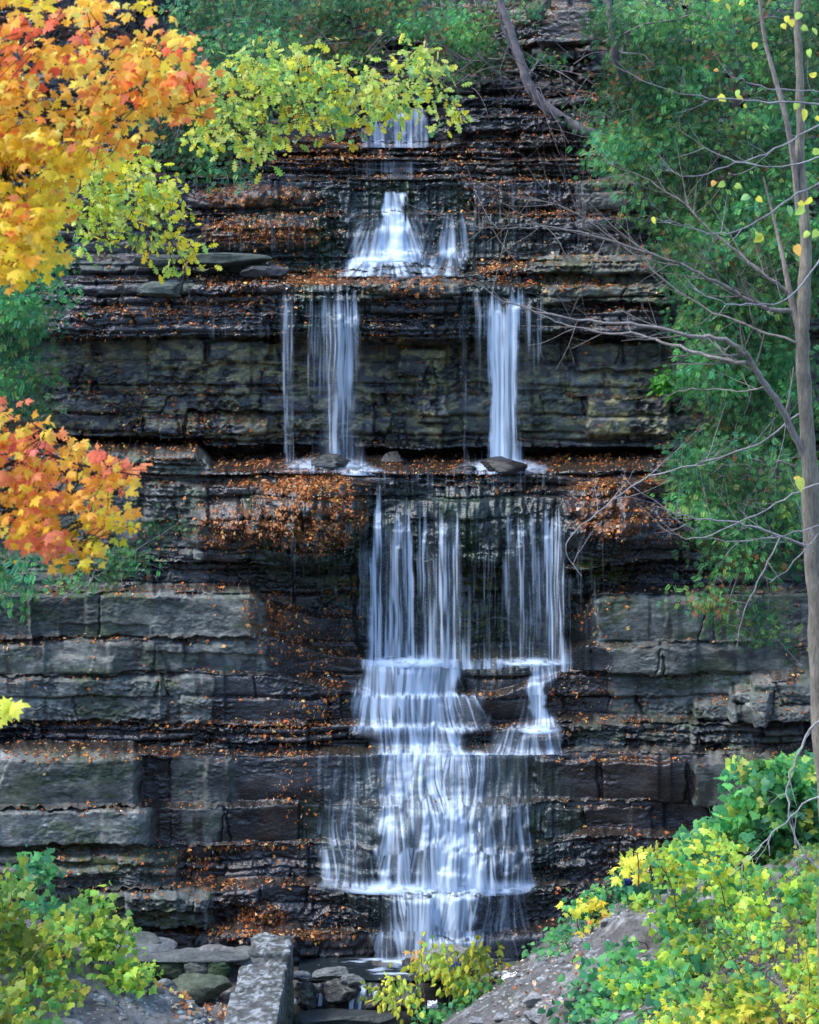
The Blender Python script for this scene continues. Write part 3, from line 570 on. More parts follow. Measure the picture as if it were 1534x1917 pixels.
MATS = [(580,960,110,75,7),(560,905,130,22,6),(450,990,90,45,2.6),(350,990,90,40,1.2),(1140,960,80,55,2.4),(1180,910,150,18,2.6),(1240,975,100,40,1.3),(500,440,120,26,5),(470,365,120,22,3.2),(420,415,90,16,4),(590,520,120,16,2.5),
  (610,270,90,20,4),(600,300,110,14,3),(900,280,120,12,1.6),(380,575,180,22,1.8),(270,590,140,20,1.4),(470,530,100,30,1.6),(760,535,90,20,3.4),(770,560,80,18,2),(940,505,60,30,3),(1050,530,80,18,2.6),(1080,400,170,14,2.2),(930,370,80,30,1.6),(900,420,60,40,.8),
  (530,1180,70,60,1.6),(500,1130,60,30,3.4),(580,1230,70,50,1.2),(620,1300,30,50,1.6),(560,1340,80,30,1.0),(560,1375,90,25,2.0),(300,1355,420,8,2.0),(300,1412,420,7,1.6),(560,1480,60,70,1.2),(480,1588,160,10,3.6),(350,1620,60,26,3.0),(430,1655,180,14,3),
  (490,1715,60,24,6),(560,1752,130,12,4),(430,1750,200,10,3.0),(590,1740,50,24,1.2),(640,1150,40,80,1.3),(560,870,60,14,3),(480,868,60,10,2.4),(1100,865,200,16,1.8),(1070,1130,70,30,1.4),(1130,1150,60,50,.6),(1100,1300,100,50,.5),(1180,1350,120,10,1.6),(1150,1420,120,8,1.5),
  (130,625,200,10,1.0),(330,800,200,70,.5),(300,730,200,8,1.2),(120,1195,400,6,1.4),(700,620,70,30,.9),(780,470,200,40,.25),(560,400,60,60,1.5),(1180,110,70,50,2.6),(1000,250,160,10,1.5),(1120,190,60,60,1.0),(620,235,60,12,2)]
for (cx, cy, rx, ry, v) in MATS:
    m = np.clip(ell(cx, cy, rx, ry, .6), 0, 1); prob += 1.15*v*m*sst(.34, .56, fbm(U2/11, PYr/11, 3, 403))*(1-.7*under)
keepout = rect(700, 925, 1060, 1235, 14, 4)+rect(672,1240,880,1400,14,4)+rect(600,1405,1005,1668,14,4)+rect(720,1668,960,1800,14,4)+rect(925,580,970,880,8,2)+rect(600,560,670,870,8,2)+rect(680,370,780,520,10,3)
prob *= 1-np.clip(keepout, 0, 1)*.985
vis = (U2 > -60) & (U2 < 1600) & (PYs > -20) & (PYs < 1960)
lam = (prob*area*150*vis).ravel()
cnt = rng.poisson(np.clip(lam, 0, 6)); idx = np.repeat(np.arange(len(cnt)), cnt)
print('litter', len(idx))
if len(idx) > 70000: idx = rng.choice(idx, 70000, replace=False)
n = len(idx); pos = Vc.reshape(-1, 3)[idx]; nv = NV.reshape(-1, 3)[idx]
nv = nrm(nv+rng.normal(0, .35, (n, 3))); pos = pos+nv*rng.uniform(.015, .05, (n, 1))+np.array([0, -.02, 0])+rng.normal(0, .012, (n, 3))
big = rng.random(n) < .2
tip = rng.normal(0, 1, (n, 3)); tip[:, 2] -= .6
col = pick(n, DEADC, DEADW, .35)
A = Acc()
scatter(A, BIT, pos[~big], rng.uniform(.04, .095, (~big).sum()), tip[~big], nv[~big], col[~big])
scatter(A, MAPLE, pos[big], rng.uniform(.05, .10, big.sum()), tip[big], nv[big], col[big])
tag(A.build('fallen_leaves', M_LITTER), 'orange brown dead leaves caught on the ledges and mats', 'fallen leaves', kind='stuff')
# ------------------------------------------------------------------ wood
def smooth_path(pts, n=4):
    p = np.array(pts, float); P0 = np.vstack([2*p[0]-p[1], p, 2*p[-1]-p[-2]]); out = []
    for i in range(1, len(P0)-2):
        a, b, c, d = P0[i-1:i+3]
        for k in range(n):
            t = k/n; out.append(.5*((2*b)+(-a+c)*t+(2*a-5*b+4*c-d)*t*t+(-a+3*b-3*c+d)*t**3))
    out.append(p[-1]); return np.array(out)
def tube(acc, pts, rad, sides, col, rough=0.0, cap=True):
    pts = np.asarray(pts, float); n = len(pts); rad = np.broadcast_to(np.asarray(rad, float), (n,))
    t = nrm(np.gradient(pts, axis=0)); ref = np.array([0.31, 1, .17]); a = nrm(np.cross(t, ref)); b = np.cross(t, a)
    th = np.arange(sides)*2*math.pi/sides
    r = rad[:, None]*(1+(rough*(vn(th[None]*1.3+0*rad[:, None], np.arange(n)[:, None]*.7, 3)-.5)*2 if rough else 0))*np.ones((n, sides))
    V = pts[:, None]+r[..., None]*(np.cos(th)[None, :, None]*a[:, None]+np.sin(th)[None, :, None]*b[:, None])
    i = np.arange(n*sides).reshape(n, sides); j = np.roll(i, -1, 1)
    F = np.stack([i[:-1], j[:-1], j[1:], i[1:]], -1).reshape(-1, 4)
    acc.add(V.reshape(-1, 3), F, np.asarray(col, float)*rng.uniform(.85, 1.15))
    if cap: acc.add(V[-1], np.array([[k, (k+1) % sides, (k+2) % sides] for k in range(1, sides-1, 1)]) if False else np.array([[0, k, k+1] for k in range(1, sides-1)]), np.asarray(col, float))
def pxpath(pts, n=4):
    """pts: (px, py, depth, radius in m) -> path, radii"""
    q = np.array(pts, float); W3 = P(q[:, 0], q[:, 1], q[:, 2]); s = smooth_path(np.hstack([W3, q[:, 3:4]]), n); return s[:, :3], np.maximum(s[:, 3], .0015)
def grow(acc, start, dirn, length, r, depth, col, droop=0., nodes=None, up=0., wander=.35, kids=(2, 4), sides=4, tips=None):
    n = max(4, int(length/.12)); n = min(n, 12); p = np.array(start, float); d = nrm(np.array(dirn, float)); pts = [p.copy()]; step = length/n
    bend = rng.normal(0, wander*.35, 3)
    for k in range(n):
        d = nrm(d+bend*.3+rng.normal(0, wander*.22, 3)+np.array([0, 0, (up-droop)*.12])); p = p+d*step; pts.append(p.copy())
    pts = np.array(pts); rr = r*np.linspace(1, .35, len(pts)); tube(acc, pts, rr, sides, col, cap=False)
    if nodes is not None: nodes.extend(pts[1:])
    if tips is not None: tips.append(pts[-1])
    if depth > 0:
        for k in range(rng.integers(kids[0], kids[1]+1)):
            i = rng.integers(1, len(pts)-1); sd = nrm(rng.normal(0, 1, 3)*np.array([1, .7, .8])); dd = nrm(nrm(pts[i]-pts[i-1])*1.0+sd*.75)
            grow(acc, pts[i], dd, length*rng.uniform(.35, .7), rr[i]*.6, depth-1, col, droop, nodes, up, wander, kids, 3, tips)
def ellpts(ells, n, gap=0, gs=30.):
    e = np.array([list(x)+[1.0] if len(x) == 4 else x for x in ells], float); w = e[:, 2]*e[:, 3]*e[:, 4]; k = rng.choice(len(e), n, p=w/w.sum())
    a = rng.uniform(0, 2*math.pi, n); r = np.sqrt(rng.uniform(0, 1, n))*1.08
    x = e[k, 0]+np.cos(a)*r*e[k, 2]; y = e[k, 1]+np.sin(a)*r*e[k, 3]
    if gap:
        bad = np.where(fbm(x/gs, y/(gs*.7), 2, 91) < gap)[0]
        for q in bad:
            for _ in range(6):
                j = rng.integers(0, len(e)); aa = rng.uniform(0, 6.28); rr = rng.uniform(0, 1)**.5; x[q] = e[k[q], 0]+math.cos(aa)*rr*e[k[q], 2]*1.08; y[q] = e[k[q], 1]+math.sin(aa)*rr*e[k[q], 3]*1.08
                if fbm(np.array([x[q]/gs]), np.array([y[q]/(gs*.7)]), 2, 91)[0] >= gap: break
    return x, y
def connect(acc, nodes, tgt, col, r=.004, frac=.6, maxd=2.5, sag=.1):
    nodes = np.array(nodes)
    for p in tgt:
        if rng.random() > frac: continue
        d = np.linalg.norm(nodes-p, axis=1)+np.maximum(0, p[2]-nodes[:, 2])*.0; i = int(np.argmin(d))
        if d[i] < .05: continue
        a = nodes[i]
        if d[i] > maxd: a = p+(a-p)*maxd/d[i]
        t = np.linspace(0, 1, 5)[:, None]; pts = a*(1-t)+p*t+rng.normal(0, .04*min(d[i], 1), (5, 3))*np.sin(t*math.pi)+np.array([0, 0, 1])*np.sin(t*math.pi)*sag*min(d[i], 1.5)
        tube(acc, pts, r*np.linspace(1.6, .6, 5), 3, col, cap=False)
def clusters(acc, tmpl, cen, per, rad, size, colf, tipb=(0.2, -.2, -1), tipv=.6, norb=(0, -1, .6), norv=.5, flat=.6, cvar=.15):
    n = len(cen)*per; c = np.repeat(cen, per, 0); off = rng.normal(0, 1, (n, 3))*rad*np.array([1, 1, flat]); pos = c+off
    tip = np.array(tipb)+off/rad*.35+rng.normal(0, tipv, (n, 3)); nor = np.array(norb)+rng.normal(0, norv, (n, 3))
    col = np.clip(np.repeat(colf(cen), per, 0)*(1+rng.uniform(-cvar, cvar, (n, 1)))*(1+rng.uniform(-cvar*.5, cvar*.5, (n, 3))), 0, .95)
    scatter(acc, tmpl, pos, rng.uniform(.45, 1.25, n)*size, tip, nor, col, rng.uniform(.75, 1.1, n))
# --- white cedar frond: flat fan of narrow scale-leaf branchlets
def frond():
    V = []; F = []
    def blade(x0, y0, x1, y1, w):
        dx, dy = x1-x0, y1-y0; l = math.hypot(dx, dy); nx, ny = -dy/l*w, dx/l*w; b = len(V); mx, my = x0+dx*.55, y0+dy*.55
        z = lambda x, y: -.25*y*y+.10*abs(x)
        for (x, y) in [(x0, y0), (mx+nx, my+ny), (x1, y1), (mx-nx, my-ny)]: V.append((x, y, z(x, y)))
        F.append((b, b+1, b+2)); F.append((b, b+2, b+3))
    blade(0, 0, 0, 1, .022)
    for k in range(1, 6):
        y = .08+k*.14; L = .46*(1-.5*abs(y-.35))
        for s in (-1, 1):
            ex, ey = s*L*.72, y+L*.66; blade(0, y, ex, ey, .026)
            for (f, m) in ((.5, .21),):
                bx, by = ex*f, y+(ey-y)*f; blade(bx, by, bx+s*m*.95, by+m*.35, .026); blade(bx, by, bx+s*m*.10, by+m, .024)
    return np.array(V), np.array(F)
FROND = frond()
BARKG = (.20, .185, .17); BARKD = (.045, .035, .03); BARKP = (.17, .145, .15); TWIG = (.23, .215, .22); TWIGD = (.10, .08, .075)
def part(acc, name, mat, root, smooth=False):
    return acc.build(name, mat, root, smooth)
# ------------------------------------------------------------------ cedars
CED = [(.11,.40,.11),(.18,.48,.12),(.06,.27,.11),(.32,.48,.10),(.08,.34,.15)]
def cedar(ells, D, spread, n, size, label, trunks, group='white cedars', boughs=14, brown=.05, tint=(1, 1, 1), tipb=(-.25, -.35, -.75), fr=3):
    base = trunks[0][0]; root = empty('cedar_tree', P(base[0], base[1], base[2]), label, 'tree', group)
    w = Acc(); nodes = []
    for tr in trunks:
        pts, rr = pxpath(tr, 6); tube(w, pts+rng.normal(0, .012, pts.shape), rr, 10, BARKP, .12); nodes.extend(pts)
    part(w, 'trunk', M_BARK, root, True)
    px, py = ellpts(ells, n, .42, 40.); dd = D+rng.uniform(-1, 1, n)*spread
    cen = P(px, py, dd)
    b = Acc(); nn = np.array(nodes); bn = []
    for k in range(boughs):
        t = cen[rng.integers(0, n)]; d = np.linalg.norm((nn-t)*np.array([1, 1, .6]), axis=1); a = nn[np.argmin(d)]
        s = np.linspace(0, 1, 8)[:, None]; L = np.linalg.norm(t-a)
        pts = a*(1-s)+t*s+np.sin(s*math.pi)*np.array([0, 0, .12*L])+rng.normal(0, .03*L, (8, 3))*np.sin(s*math.pi); tube(b, pts, np.linspace(.035, .008, 8), 5, BARKP, cap=False); bn.extend(pts)
    connect(b, bn+nodes, cen[rng.random(n) < .25], BARKP, .006, 1, 1.6, .05)
    for k in range(boughs*2):
        i = rng.integers(0, len(bn)); grow(b, bn[i], rng.normal(0, 1, 3), rng.uniform(.5, 1.3), .008, 1, TWIG, nodes=None, kids=(1, 3))
    part(b, 'branch', M_BARK, root)
    f = Acc()
    def colf(c):
        k = len(c); g = np.clip(fbm(c[:, 0]*1.6+D, c[:, 2]*1.6, 2, 71)*2.4-.75, .28, 1.5)
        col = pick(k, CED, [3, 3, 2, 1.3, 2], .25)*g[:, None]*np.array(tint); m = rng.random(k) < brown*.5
        col[m] = np.array([.33, .11, .035])*rng.uniform(.5, 1.1, (m.sum(), 1)); return col
    clusters(f, FROND, cen, fr+8, size*.85, size*.56, colf, tipb, .6, (0, -1, .45), .45, .6)
    part(f, 'crown', M_CEDAR, root)
    return root
cedar([(1215,60,85,90),(1300,60,180,90),(1450,80,120,120),(1210,200,80,90),(1300,200,150,110),(1430,230,120,120),(1240,300,110,70),(1210,270,80,60),(1095,210,20,16),(1360,330,150,80),(1300,390,120,40),(1480,360,70,80)], 49.5, 2.2, 2100, .30,
      'large green cedar filling the upper right above the rock ledges', [[(1380,900,51.2,.16),(1330,500,51,.14),(1240,270,50.4,.12),(1165,140,48.6,.10),(1148,60,48.2,.09),(1128,-60,48.4,.08)], [(1440,900,50.5,.14),(1420,500,50.5,.12),(1380,200,50,.10),(1370,-60,50,.07)]], boughs=30, brown=.05)
cedar([(1350,470,100,70),(1450,480,90,90),(1330,560,60,60),(1440,600,90,90),(1370,650,80,50),(1320,715,50,30),(1410,730,90,60),(1370,790,70,40),(1450,780,80,60),(1390,850,60,30),(1310,880,60,40)], 47.5, 1.5, 1350, .30,
      'darker green cedar behind the bare trunk at mid height', [[(1475,1010,51.5,.15),(1455,880,49.6,.13),(1400,600,48.6,.10),(1370,420,48.2,.05)]], boughs=18, brown=.04, tint=(.75, .85, .8))
cedar([(1320,860,45,40),(1340,930,70,50),(1420,900,70,70),(1390,990,80,40),(1440,1030,70,40),(1360,1040,55,30),(1330,1120,45,16),(1400,1160,60,14),(1450,1185,60,16),(1400,1130,30,30),(1480,950,50,90)], 45.2, .9, 520, .28,
      'low cedar boughs reaching over the right hand rock shelf', [[(1680,1400,47,.12),(1650,1100,46.5,.10),(1570,930,46,.05),(1440,890,45.5,.02)]], boughs=16, brown=.07)
cedar([(470,40,90,60),(380,60,60,80),(440,130,80,50),(400,200,60,60),(340,230,70,60),(300,170,40,60),(420,300,60,35),(360,290,60,40),(450,330,30,16)], 54, 1.5, 620, .30,
      'cedar between the orange maple and the dark hollow at the top', [[(300,760,56,.15),(320,400,56,.13),(370,150,55.5,.12),(420,60,55,.10),(425,-60,55,.09)]], boughs=16, brown=.08, tint=(1, .95, 1.1))
cedar([(560,30,80,50),(650,30,80,45),(760,20,90,36),(810,50,40,30),(660,90,70,18),(600,90,60,20)], 57.5, 1.5, 640, .28,
      'cedar hanging over the dark hollow above the topmost fall', [[(560,260,61,.15),(560,100,61,.13),(600,0,60.5,.10),(620,-120,60,.08)], [(820,200,60,.11),(800,60,60,.1),(790,-100,60,.08)]], boughs=18, brown=.16)
cedar([(880,30,50,40),(850,80,50,30),(900,110,40,20),(1000,10,30,16),(1035,112,22,8),(870,135,40,12),(930,60,16,30)], 55.6, .5, 190, .26,
      'leaning cedar with a bare curved trunk right of the topmost fall', [[(1140,266,54.5,.16),(1098,246,54.3,.16),(1060,228,54.3,.15),(1015,192,54.3,.14),(990,160,54.3,.13),(978,120,54.3,.11),(958,62,54.3,.10),(935,-10,54.3,.08),(915,-120,54.3,.06)], [(985,150,55,.05),(962,100,55,.04),(945,60,55,.04),(930,0,55,.03)]], boughs=10, brown=.08)
cedar([(40,500,70,50),(60,560,50,40),(30,600,50,40),(20,680,50,40),(40,740,40,50),(50,800,30,30),(-40,600,60,200),(10,1040,50,30),(0,1090,40,30)], 36, .8, 420, .26,
      'cedar hanging down the left edge behind the orange maple', [[(-140,1700,36.5,.14),(-130,1000,36.5,.12),(-120,500,36.5,.10),(-110,100,36.5,.07)]], boughs=14, brown=.03, tint=(.8, 1, 1.1))
cedar([(290,985,50,10),(230,1040,40,22),(190,1070,60,16),(150,1090,50,12),(250,1060,26,20)], 47.2, .3, 85, .22,
      'thin cedar seedling growing from a crack on the left shelf', [[(120,1120,48,.02),(180,1080,47.5,.018),(240,1040,47.3,.012),(330,985,47,.006)]], boughs=4, brown=.08, fr=2)
root = empty('bare_bush', P(900, 170, 56), 'tangle of bare grey twigs in the dark hollow beside the leaning trunk', 'bush'); w = Acc()
for (x, y) in [(560,90),(640,120),(700,130),(820,120),(870,140),(900,120),(1010,150),(1080,130),(1120,180),(1150,230),(1180,300)]:
    for k in range(5): grow(w, P(x, y, 54.2)+rng.normal(0, .25, 3), [rng.normal(), -.3, rng.normal(0, .5)], rng.uniform(.8, 2.2), .014, 2, (.17, .14, .14), kids=(1, 3))
tag(w.build('twigs', M_BARK, root), kind='stuff')
# fern-like clump on the rock
f = Acc(); px, py = ellpts([(1262,716,32,18)], 90); root = empty('fern', P(1262, 740, 50.4), 'bright green fern clump growing from the cliff by the cedar', 'fern')
clusters(f, OVATE, P(px, py, 50.2+rng.uniform(-.3, .1, 90)), 3, .08, .20, lambda c: pick(len(c), [(.06,.30,.03),(.10,.36,.04)], [1, 1], .2), (-.3, -.4, -.6)); f.build('foliage', M_LEAF, root)
# ------------------------------------------------------------------ orange maple, near the camera on the left
root = empty('maple_tree', P(-700, 1950, 11.2), 'orange and yellow maple reaching in over the left edge', 'tree')
w = Acc(); nodes = []
tr = P(-700, 1950, 11.2); gz = float(hterr(tr[0], tr[1])); trunk = np.array([[tr[0], tr[1], gz-.3], [tr[0]+.05, tr[1], gz+3], [tr[0]-.05, tr[1], gz+7], [tr[0]+.1, tr[1]-.1, gz+10], [tr[0]+.2, tr[1], 18.6]])
sp = smooth_path(trunk, 8); tube(w, sp, np.linspace(.24, .12, len(sp)), 14, BARKG, .1); w.build('trunk', M_BARK, root, True)
w = Acc(); wt = []
def mbranch(pts, r0=.02):
    q = [(a, b, c, r0*(1-.75*i/(len(pts)-1))) for i, (a, b, c) in enumerate(pts)]; p, rr = pxpath(q, 6)
    a = sp[np.argmin(np.abs(sp[:, 2]-(p[0, 2]-.4)))]; s = np.linspace(0, 1, 6)[:, None]; lead = a*(1-s)+p[0]*s
    tube(w, np.vstack([lead[:-1], p]), np.concatenate([np.linspace(r0*2.0, rr[0], 5), rr]), 7, BARKD, .08); nodes.extend(p); return p
mbranch([(-260,160,10.5),(-60,30,10.4),(60,20,10.4),(110,50,10.3),(230,60,10.2),(300,110,10.2)], .016)
mbranch([(-260,260,10.8),(0,200,10.6),(120,215,10.4),(220,190,10.3),(300,205,10.2),(385,180,10.2)], .016)
mbranch([(-240,330,10.9),(-40,300,10.6),(40,380,10.4),(70,460,10.3)], .012)
mbranch([(-240,900,11.6),(-60,900,11.5),(60,850,11.4),(150,870,11.3),(260,890,11.2)], .013)
mbranch([(-240,960,11.7),(-40,940,11.5),(80,980,11.4),(150,1030,11.3)], .012)
mbranch([(-240,820,11.8),(-60,800,11.6),(40,790,11.4),(90,810,11.3)], .012)
up_ells = [(60,60,110,60),(230,20,100,36),(120,130,150,70),(250,150,110,60),(320,130,60,70),(345,180,56,36),(385,185,24,18),(300,90,50,20),(330,60,30,16),(200,290,60,20),(60,220,120,60),(180,230,120,40),(60,310,80,60,2.0),(45,390,80,70,2.2),(55,470,60,44,2.4),(20,440,60,60,1.6),(150,290,30,26),(-60,200,100,250),(0,330,60,60)]
lo_ells = [(20,800,60,40),(40,850,80,50),(80,830,40,30),(60,910,110,50),(120,970,110,46),(170,860,40,22),(230,890,40,24),(60,1000,90,34,1.4),(210,970,30,26),(150,1035,30,20,1.4),(100,1020,40,24),(10,765,26,22),(255,900,26,16),(185,835,30,12),(240,985,14,12),(90,800,20,14),(160,1050,16,12),(-60,900,80,130)]
MO = [(1,.45,.06),(1,.60,.08),(1,.72,.12),(.98,.30,.12),(.95,.80,.20)]
def mcol_up(c):
    px = c[:, 0]/(K*c[:, 1])+CX; py = HY+(CZ-c[:, 2])/(K*c[:, 1]); red = np.clip(fbm(px/55, py/45, 2, 81)*2.2-.75+(180-py)/600, 0, 1); yel = sst(170, 330, py)+sst(60, -20, py)*.5
    col = pick(len(c), MO, [3, 3, 2.4, .6, 1.0], .1); r = rng.random(len(c)); m = r < red*.55*(1-.6*yel); col[m] = pick(m.sum(), [(.92,.17,.08),(.95,.28,.06),(.90,.30,.16)], [2, 3, 1], .1)
    m = r > 1-.75*np.clip(yel, 0, 1); col[m] = pick(m.sum(), [(.97,.70,.06),(.88,.74,.07),(.97,.60,.05)], [3, 2, 2], .1); return col
def mcol_lo(c):
    px = c[:, 0]/(K*c[:, 1])+CX; py = HY+(CZ-c[:, 2])/(K*c[:, 1]); r = rng.random(len(c)); col = pick(len(c), MO, [4, 2.2, 1, 1.2, .3], .1)
    red = fbm(px/40, py/30, 2, 83); m = (r < .62)*(red > .49); col[m] = pick(m.sum(), [(1,.26,.13),(1,.34,.14),(.98,.24,.20)], [2, 3, 1], .1); ye = (r > .45)*(py > 960+rng.normal(0, 40, len(c))); col[ye] = pick(ye.sum(), [(.85,.62,.04),(.62,.60,.05),(.92,.5,.05)], [2, 1.4, 2], .1); return col
px, py = ellpts(up_ells, 980, .57, 34.); cu = P(px-14, py, 10.4+rng.uniform(-.5, .5, 980)); px, py = ellpts(lo_ells, 400, .58, 34.); cl = P(px-12, py, 11.4+rng.uniform(-.35, .35, 400))
connect(w, nodes, np.vstack([cu[:560], cl[:300]]), (.05, .035, .03), .0022, .8, .7, .04)
for k in range(90): grow(w, nodes[rng.integers(0, len(nodes))], [rng.normal(.4, .8), rng.normal(0, .4), rng.normal(-.3, .7)], rng.uniform(.15, .45), .003, 1, (.06, .04, .035), kids=(1, 3))
w.build('branch', M_BARK, root)
f = Acc(); clusters(f, MAPLE, cu, 4, .045, .058, mcol_up, (.25, -.15, -.75), .5, (0, -1, .5), .5, .7, .08)
clusters(f, MAPLE, cl, 4, .045, .058, mcol_lo, (.35, -.1, -.75), .45, (0, -1, .45), .45, .7, .08)
px, py = np.array([8., 18, 4, 22]), np.array([1322., 1315, 1340, 1308]); clusters(f, MAPLE, P(px, py, 11.0), 2, .02, .085, lambda c: pick(len(c), [(.85,.85,.12)], [1], .1), (.1, 0, -.9), .3)
f.build('crown', M_LEAF, root)
# ------------------------------------------------------------------ oak boughs, further back on the left
root = empty('oak_tree', P(-420, 1900, 25), 'oak with pale green lobed leaves stretching across the top', 'tree')
w = Acc(); tr = P(-420, 1900, 25.); gz = float(hterr(tr[0], tr[1]))
sp = smooth_path([[tr[0], tr[1], gz-.3], [tr[0]+.1, tr[1], gz+5], [tr[0], tr[1], gz+10], [tr[0]+.2, tr[1], 19.5]], 8); tube(w, sp, np.linspace(.34, .16, len(sp)), 14, BARKG, .1); w.build('trunk', M_BARK, root, True)
w = Acc(); nodes = []
def lead(p, r): 
    a = sp[np.argmin(np.abs(sp[:, 2]-(p[0, 2]-.6)))]; s = np.linspace(0, 1, 6)[:, None]; tube(w, a*(1-s)+p[0]*s, np.linspace(r*1.8, r, 6), 7, BARKD, .08)
for bp_ in ([(-150,280,25,.05),(150,230,24.6,.045),(380,200,24.3,.035),(430,178,24.2,.03),(500,185,24.1,.024),(600,165,24,.018),(700,160,24,.012),(790,160,24,.008),(850,200,24,.004)],
            [(-150,300,25,.04),(100,280,24.6,.03),(160,330,24.4,.022),(230,370,24.2,.016),(300,430,24.1,.010),(350,490,24,.005)],
            [(380,200,24.3,.03),(430,240,24.1,.018),(480,250,24,.012),(540,230,23.9,.006)], [(160,330,24.4,.014),(140,400,24.2,.010),(200,450,24,.006),(290,480,24,.004)]):
    p, rr = pxpath(bp_, 6); tube(w, p, rr, 7, (.07,.055,.05), .08); nodes.extend(p)
    if bp_[0][0] < 0: lead(p, rr[0])
oells = [(470,150,60,46),(540,130,70,34),(450,220,60,34),(520,220,50,36),(600,170,70,40),(640,215,40,26),(700,150,60,36),(760,130,50,28),(800,170,50,30),(845,200,26,22),(580,110,30,16),(690,110,20,16),(780,110,30,14),(640,240,14,14),(740,200,40,18),(470,275,36,22),(410,170,30,40),(420,240,40,24,.7),
 (190,310,70,36),(260,360,60,36),(170,370,50,34),(220,410,50,24),(300,380,36,20),(300,440,34,22),(340,470,24,24),(200,440,40,18),(290,340,24,14),(380,260,30,16,.7),(250,300,36,16),(130,340,30,30),(355,490,14,12)]
n = 590; px, py = ellpts(oells, n, .54, 36.); co_ = P(px, py, 24.1+rng.uniform(-1.1, 1.1, n)); connect(w, nodes, co_[:420], (.09, .07, .065), .004, .9, 1.4, .05)
for k in range(26): i = rng.integers(0, len(nodes)); grow(w, nodes[i], [rng.normal(), -.3, -abs(rng.normal())], rng.uniform(.3, .8), .005, 1, (.09,.07,.065), kids=(1, 2))
w.build('branch', M_BARK, root)
def ocol(c):
    px = c[:, 0]/(K*c[:, 1])+CX; col = pick(len(c), [(.50,.62,.10),(.62,.68,.16),(.30,.46,.10),(.72,.68,.06),(.20,.40,.14),(.78,.50,.05)], [3, 2.2, 2, 1.4, 1, .35], .18)
    m = (px < 400) & (rng.random(len(c)) < .5); col[m] = pick(m.sum(), [(.55,.60,.05),(.70,.62,.04),(.30,.42,.08)], [2, 2, 1], .15); return col
f = Acc(); clusters(f, OAK, co_, 5, .11, .132, ocol, (.15, -.1, -.55), .65, (0, -1, .6), .5, .8); f.build('crown', M_LEAF, root)
# ------------------------------------------------------------------ bare tree at the right edge
root = empty('bare_tree', P(1536, 2000, 16.), 'nearly bare tree with grey bark standing at the right edge', 'tree')
gz = float(hterr(P(1536, 1917, 16.)[0], 16.)); bx = P(1536, 1917, 16.)
w = Acc(); p, rr = pxpath([(1494,-120,16,.024),(1492,60,16,.026),(1494,300,16,.034),(1504,480,16,.044),(1508,600,16,.050),(1512,800,16,.056),(1519,1000,16,.060),(1532,1250,16,.066),(1548,1600,16,.08),(1560,1950,16,.09)], 8)
p = np.vstack([p, [[p[-1][0]+.02, 16, gz-.3]]]); rr = np.append(rr, .15); nodes = list(p); cr = (fbm(p[:, 2]*1.1, p[:, 2]*0, 3, 44)-.5)*.09; p = p+np.stack([cr, cr*0, cr*0], -1); nodes = list(p); tube(w, p+rng.normal(0, .005, p.shape), rr*(.9+.25*vn(p[:, 2]*3, p[:, 2]*0, 45)), 16, (.27,.235,.185), .14)
for st in ([(1418,-60,15.9,.012),(1430,60,15.9,.014),(1450,140,15.9,.017),(1472,220,15.9,.020),(1486,300,15.95,.022),(1496,400,16,.022)], [(1430,330,16.1,.006),(1452,420,16.1,.012),(1470,500,16,.018),(1482,560,16,.024),(1504,640,16,.034)]):
    p2, r2 = pxpath(st, 6); tube(w, p2, r2, 10, (.27,.22,.19), .12); nodes.extend(p2)
w.build('trunk', M_BARK, root, True)
def limb(acc, pts, r0, r1, col, kids=8, L=(.3, .8), depth=2, up=.4):
    q = [(a, b, c, r0+(r1-r0)*i/(len(pts)-1)) for i, (a, b, c) in enumerate(pts)]; p, rr = pxpath(q, 5); p = p+rng.normal(0, .006, p.shape); tube(acc, p, rr, 7, col, .08)
    for k in range(kids):
        i = rng.integers(2, len(p)-1); t = nrm(p[i]-p[i-1]); dd = nrm(t+rng.normal(0, 1, 3)*np.array([.6, .9, .7])); grow(acc, p[i], dd, rng.uniform(*L), max(rr[i]*.35, .0028), depth, col, nodes=None, up=up, kids=(1, 3))
    return p
def branch_part(list_, col):
    for a in list_: w = Acc(); limb(w, *a[:3], col, *a[3:]); w.build('branch', M_BARK, root)
branch_part([([(1505,850,16),(1460,760,15.9),(1420,700,15.8),(1398,665,15.7),(1350,634,15.6),(1290,628,15.5),(1200,608,15.4),(1080,598,15.3),(960,570,15.2),(880,520,15.1)], .028, .003, 16, (.25, .7), 2),
             ([(1398,680,15.7),(1340,670,15.8),(1270,650,15.9),(1200,628,16),(1110,620,16),(1040,600,16),(1000,585,16)], .016, .003, 12, (.25, .6), 2),
             ([(1440,725,15.9),(1380,730,16),(1310,728,16.1),(1240,742,16.2)], .007, .002, 6, (.2, .4), 1)], (.27,.235,.215))
branch_part([([(1488,585,16),(1440,578,15.9),(1400,560,15.8),(1340,528,15.7),(1280,500,15.6),(1180,460,15.5),(1060,430,15.4),(950,428,15.3),(880,432,15.2)], .020, .002, 34, (.3, .8), 2),
             ([(1475,545,16),(1440,520,16),(1390,480,16.1),(1330,430,16.2),(1280,380,16.3),(1200,330,16.4),(1120,300,16.4)], .014, .002, 24, (.3, .7), 2),
             ([(1490,640,16),(1400,610,16.3),(1290,560,16.5),(1180,470,16.6),(1080,400,16.7),(980,360,16.8)], .010, .002, 30, (.3, .8), 2)], (.20,.175,.16))
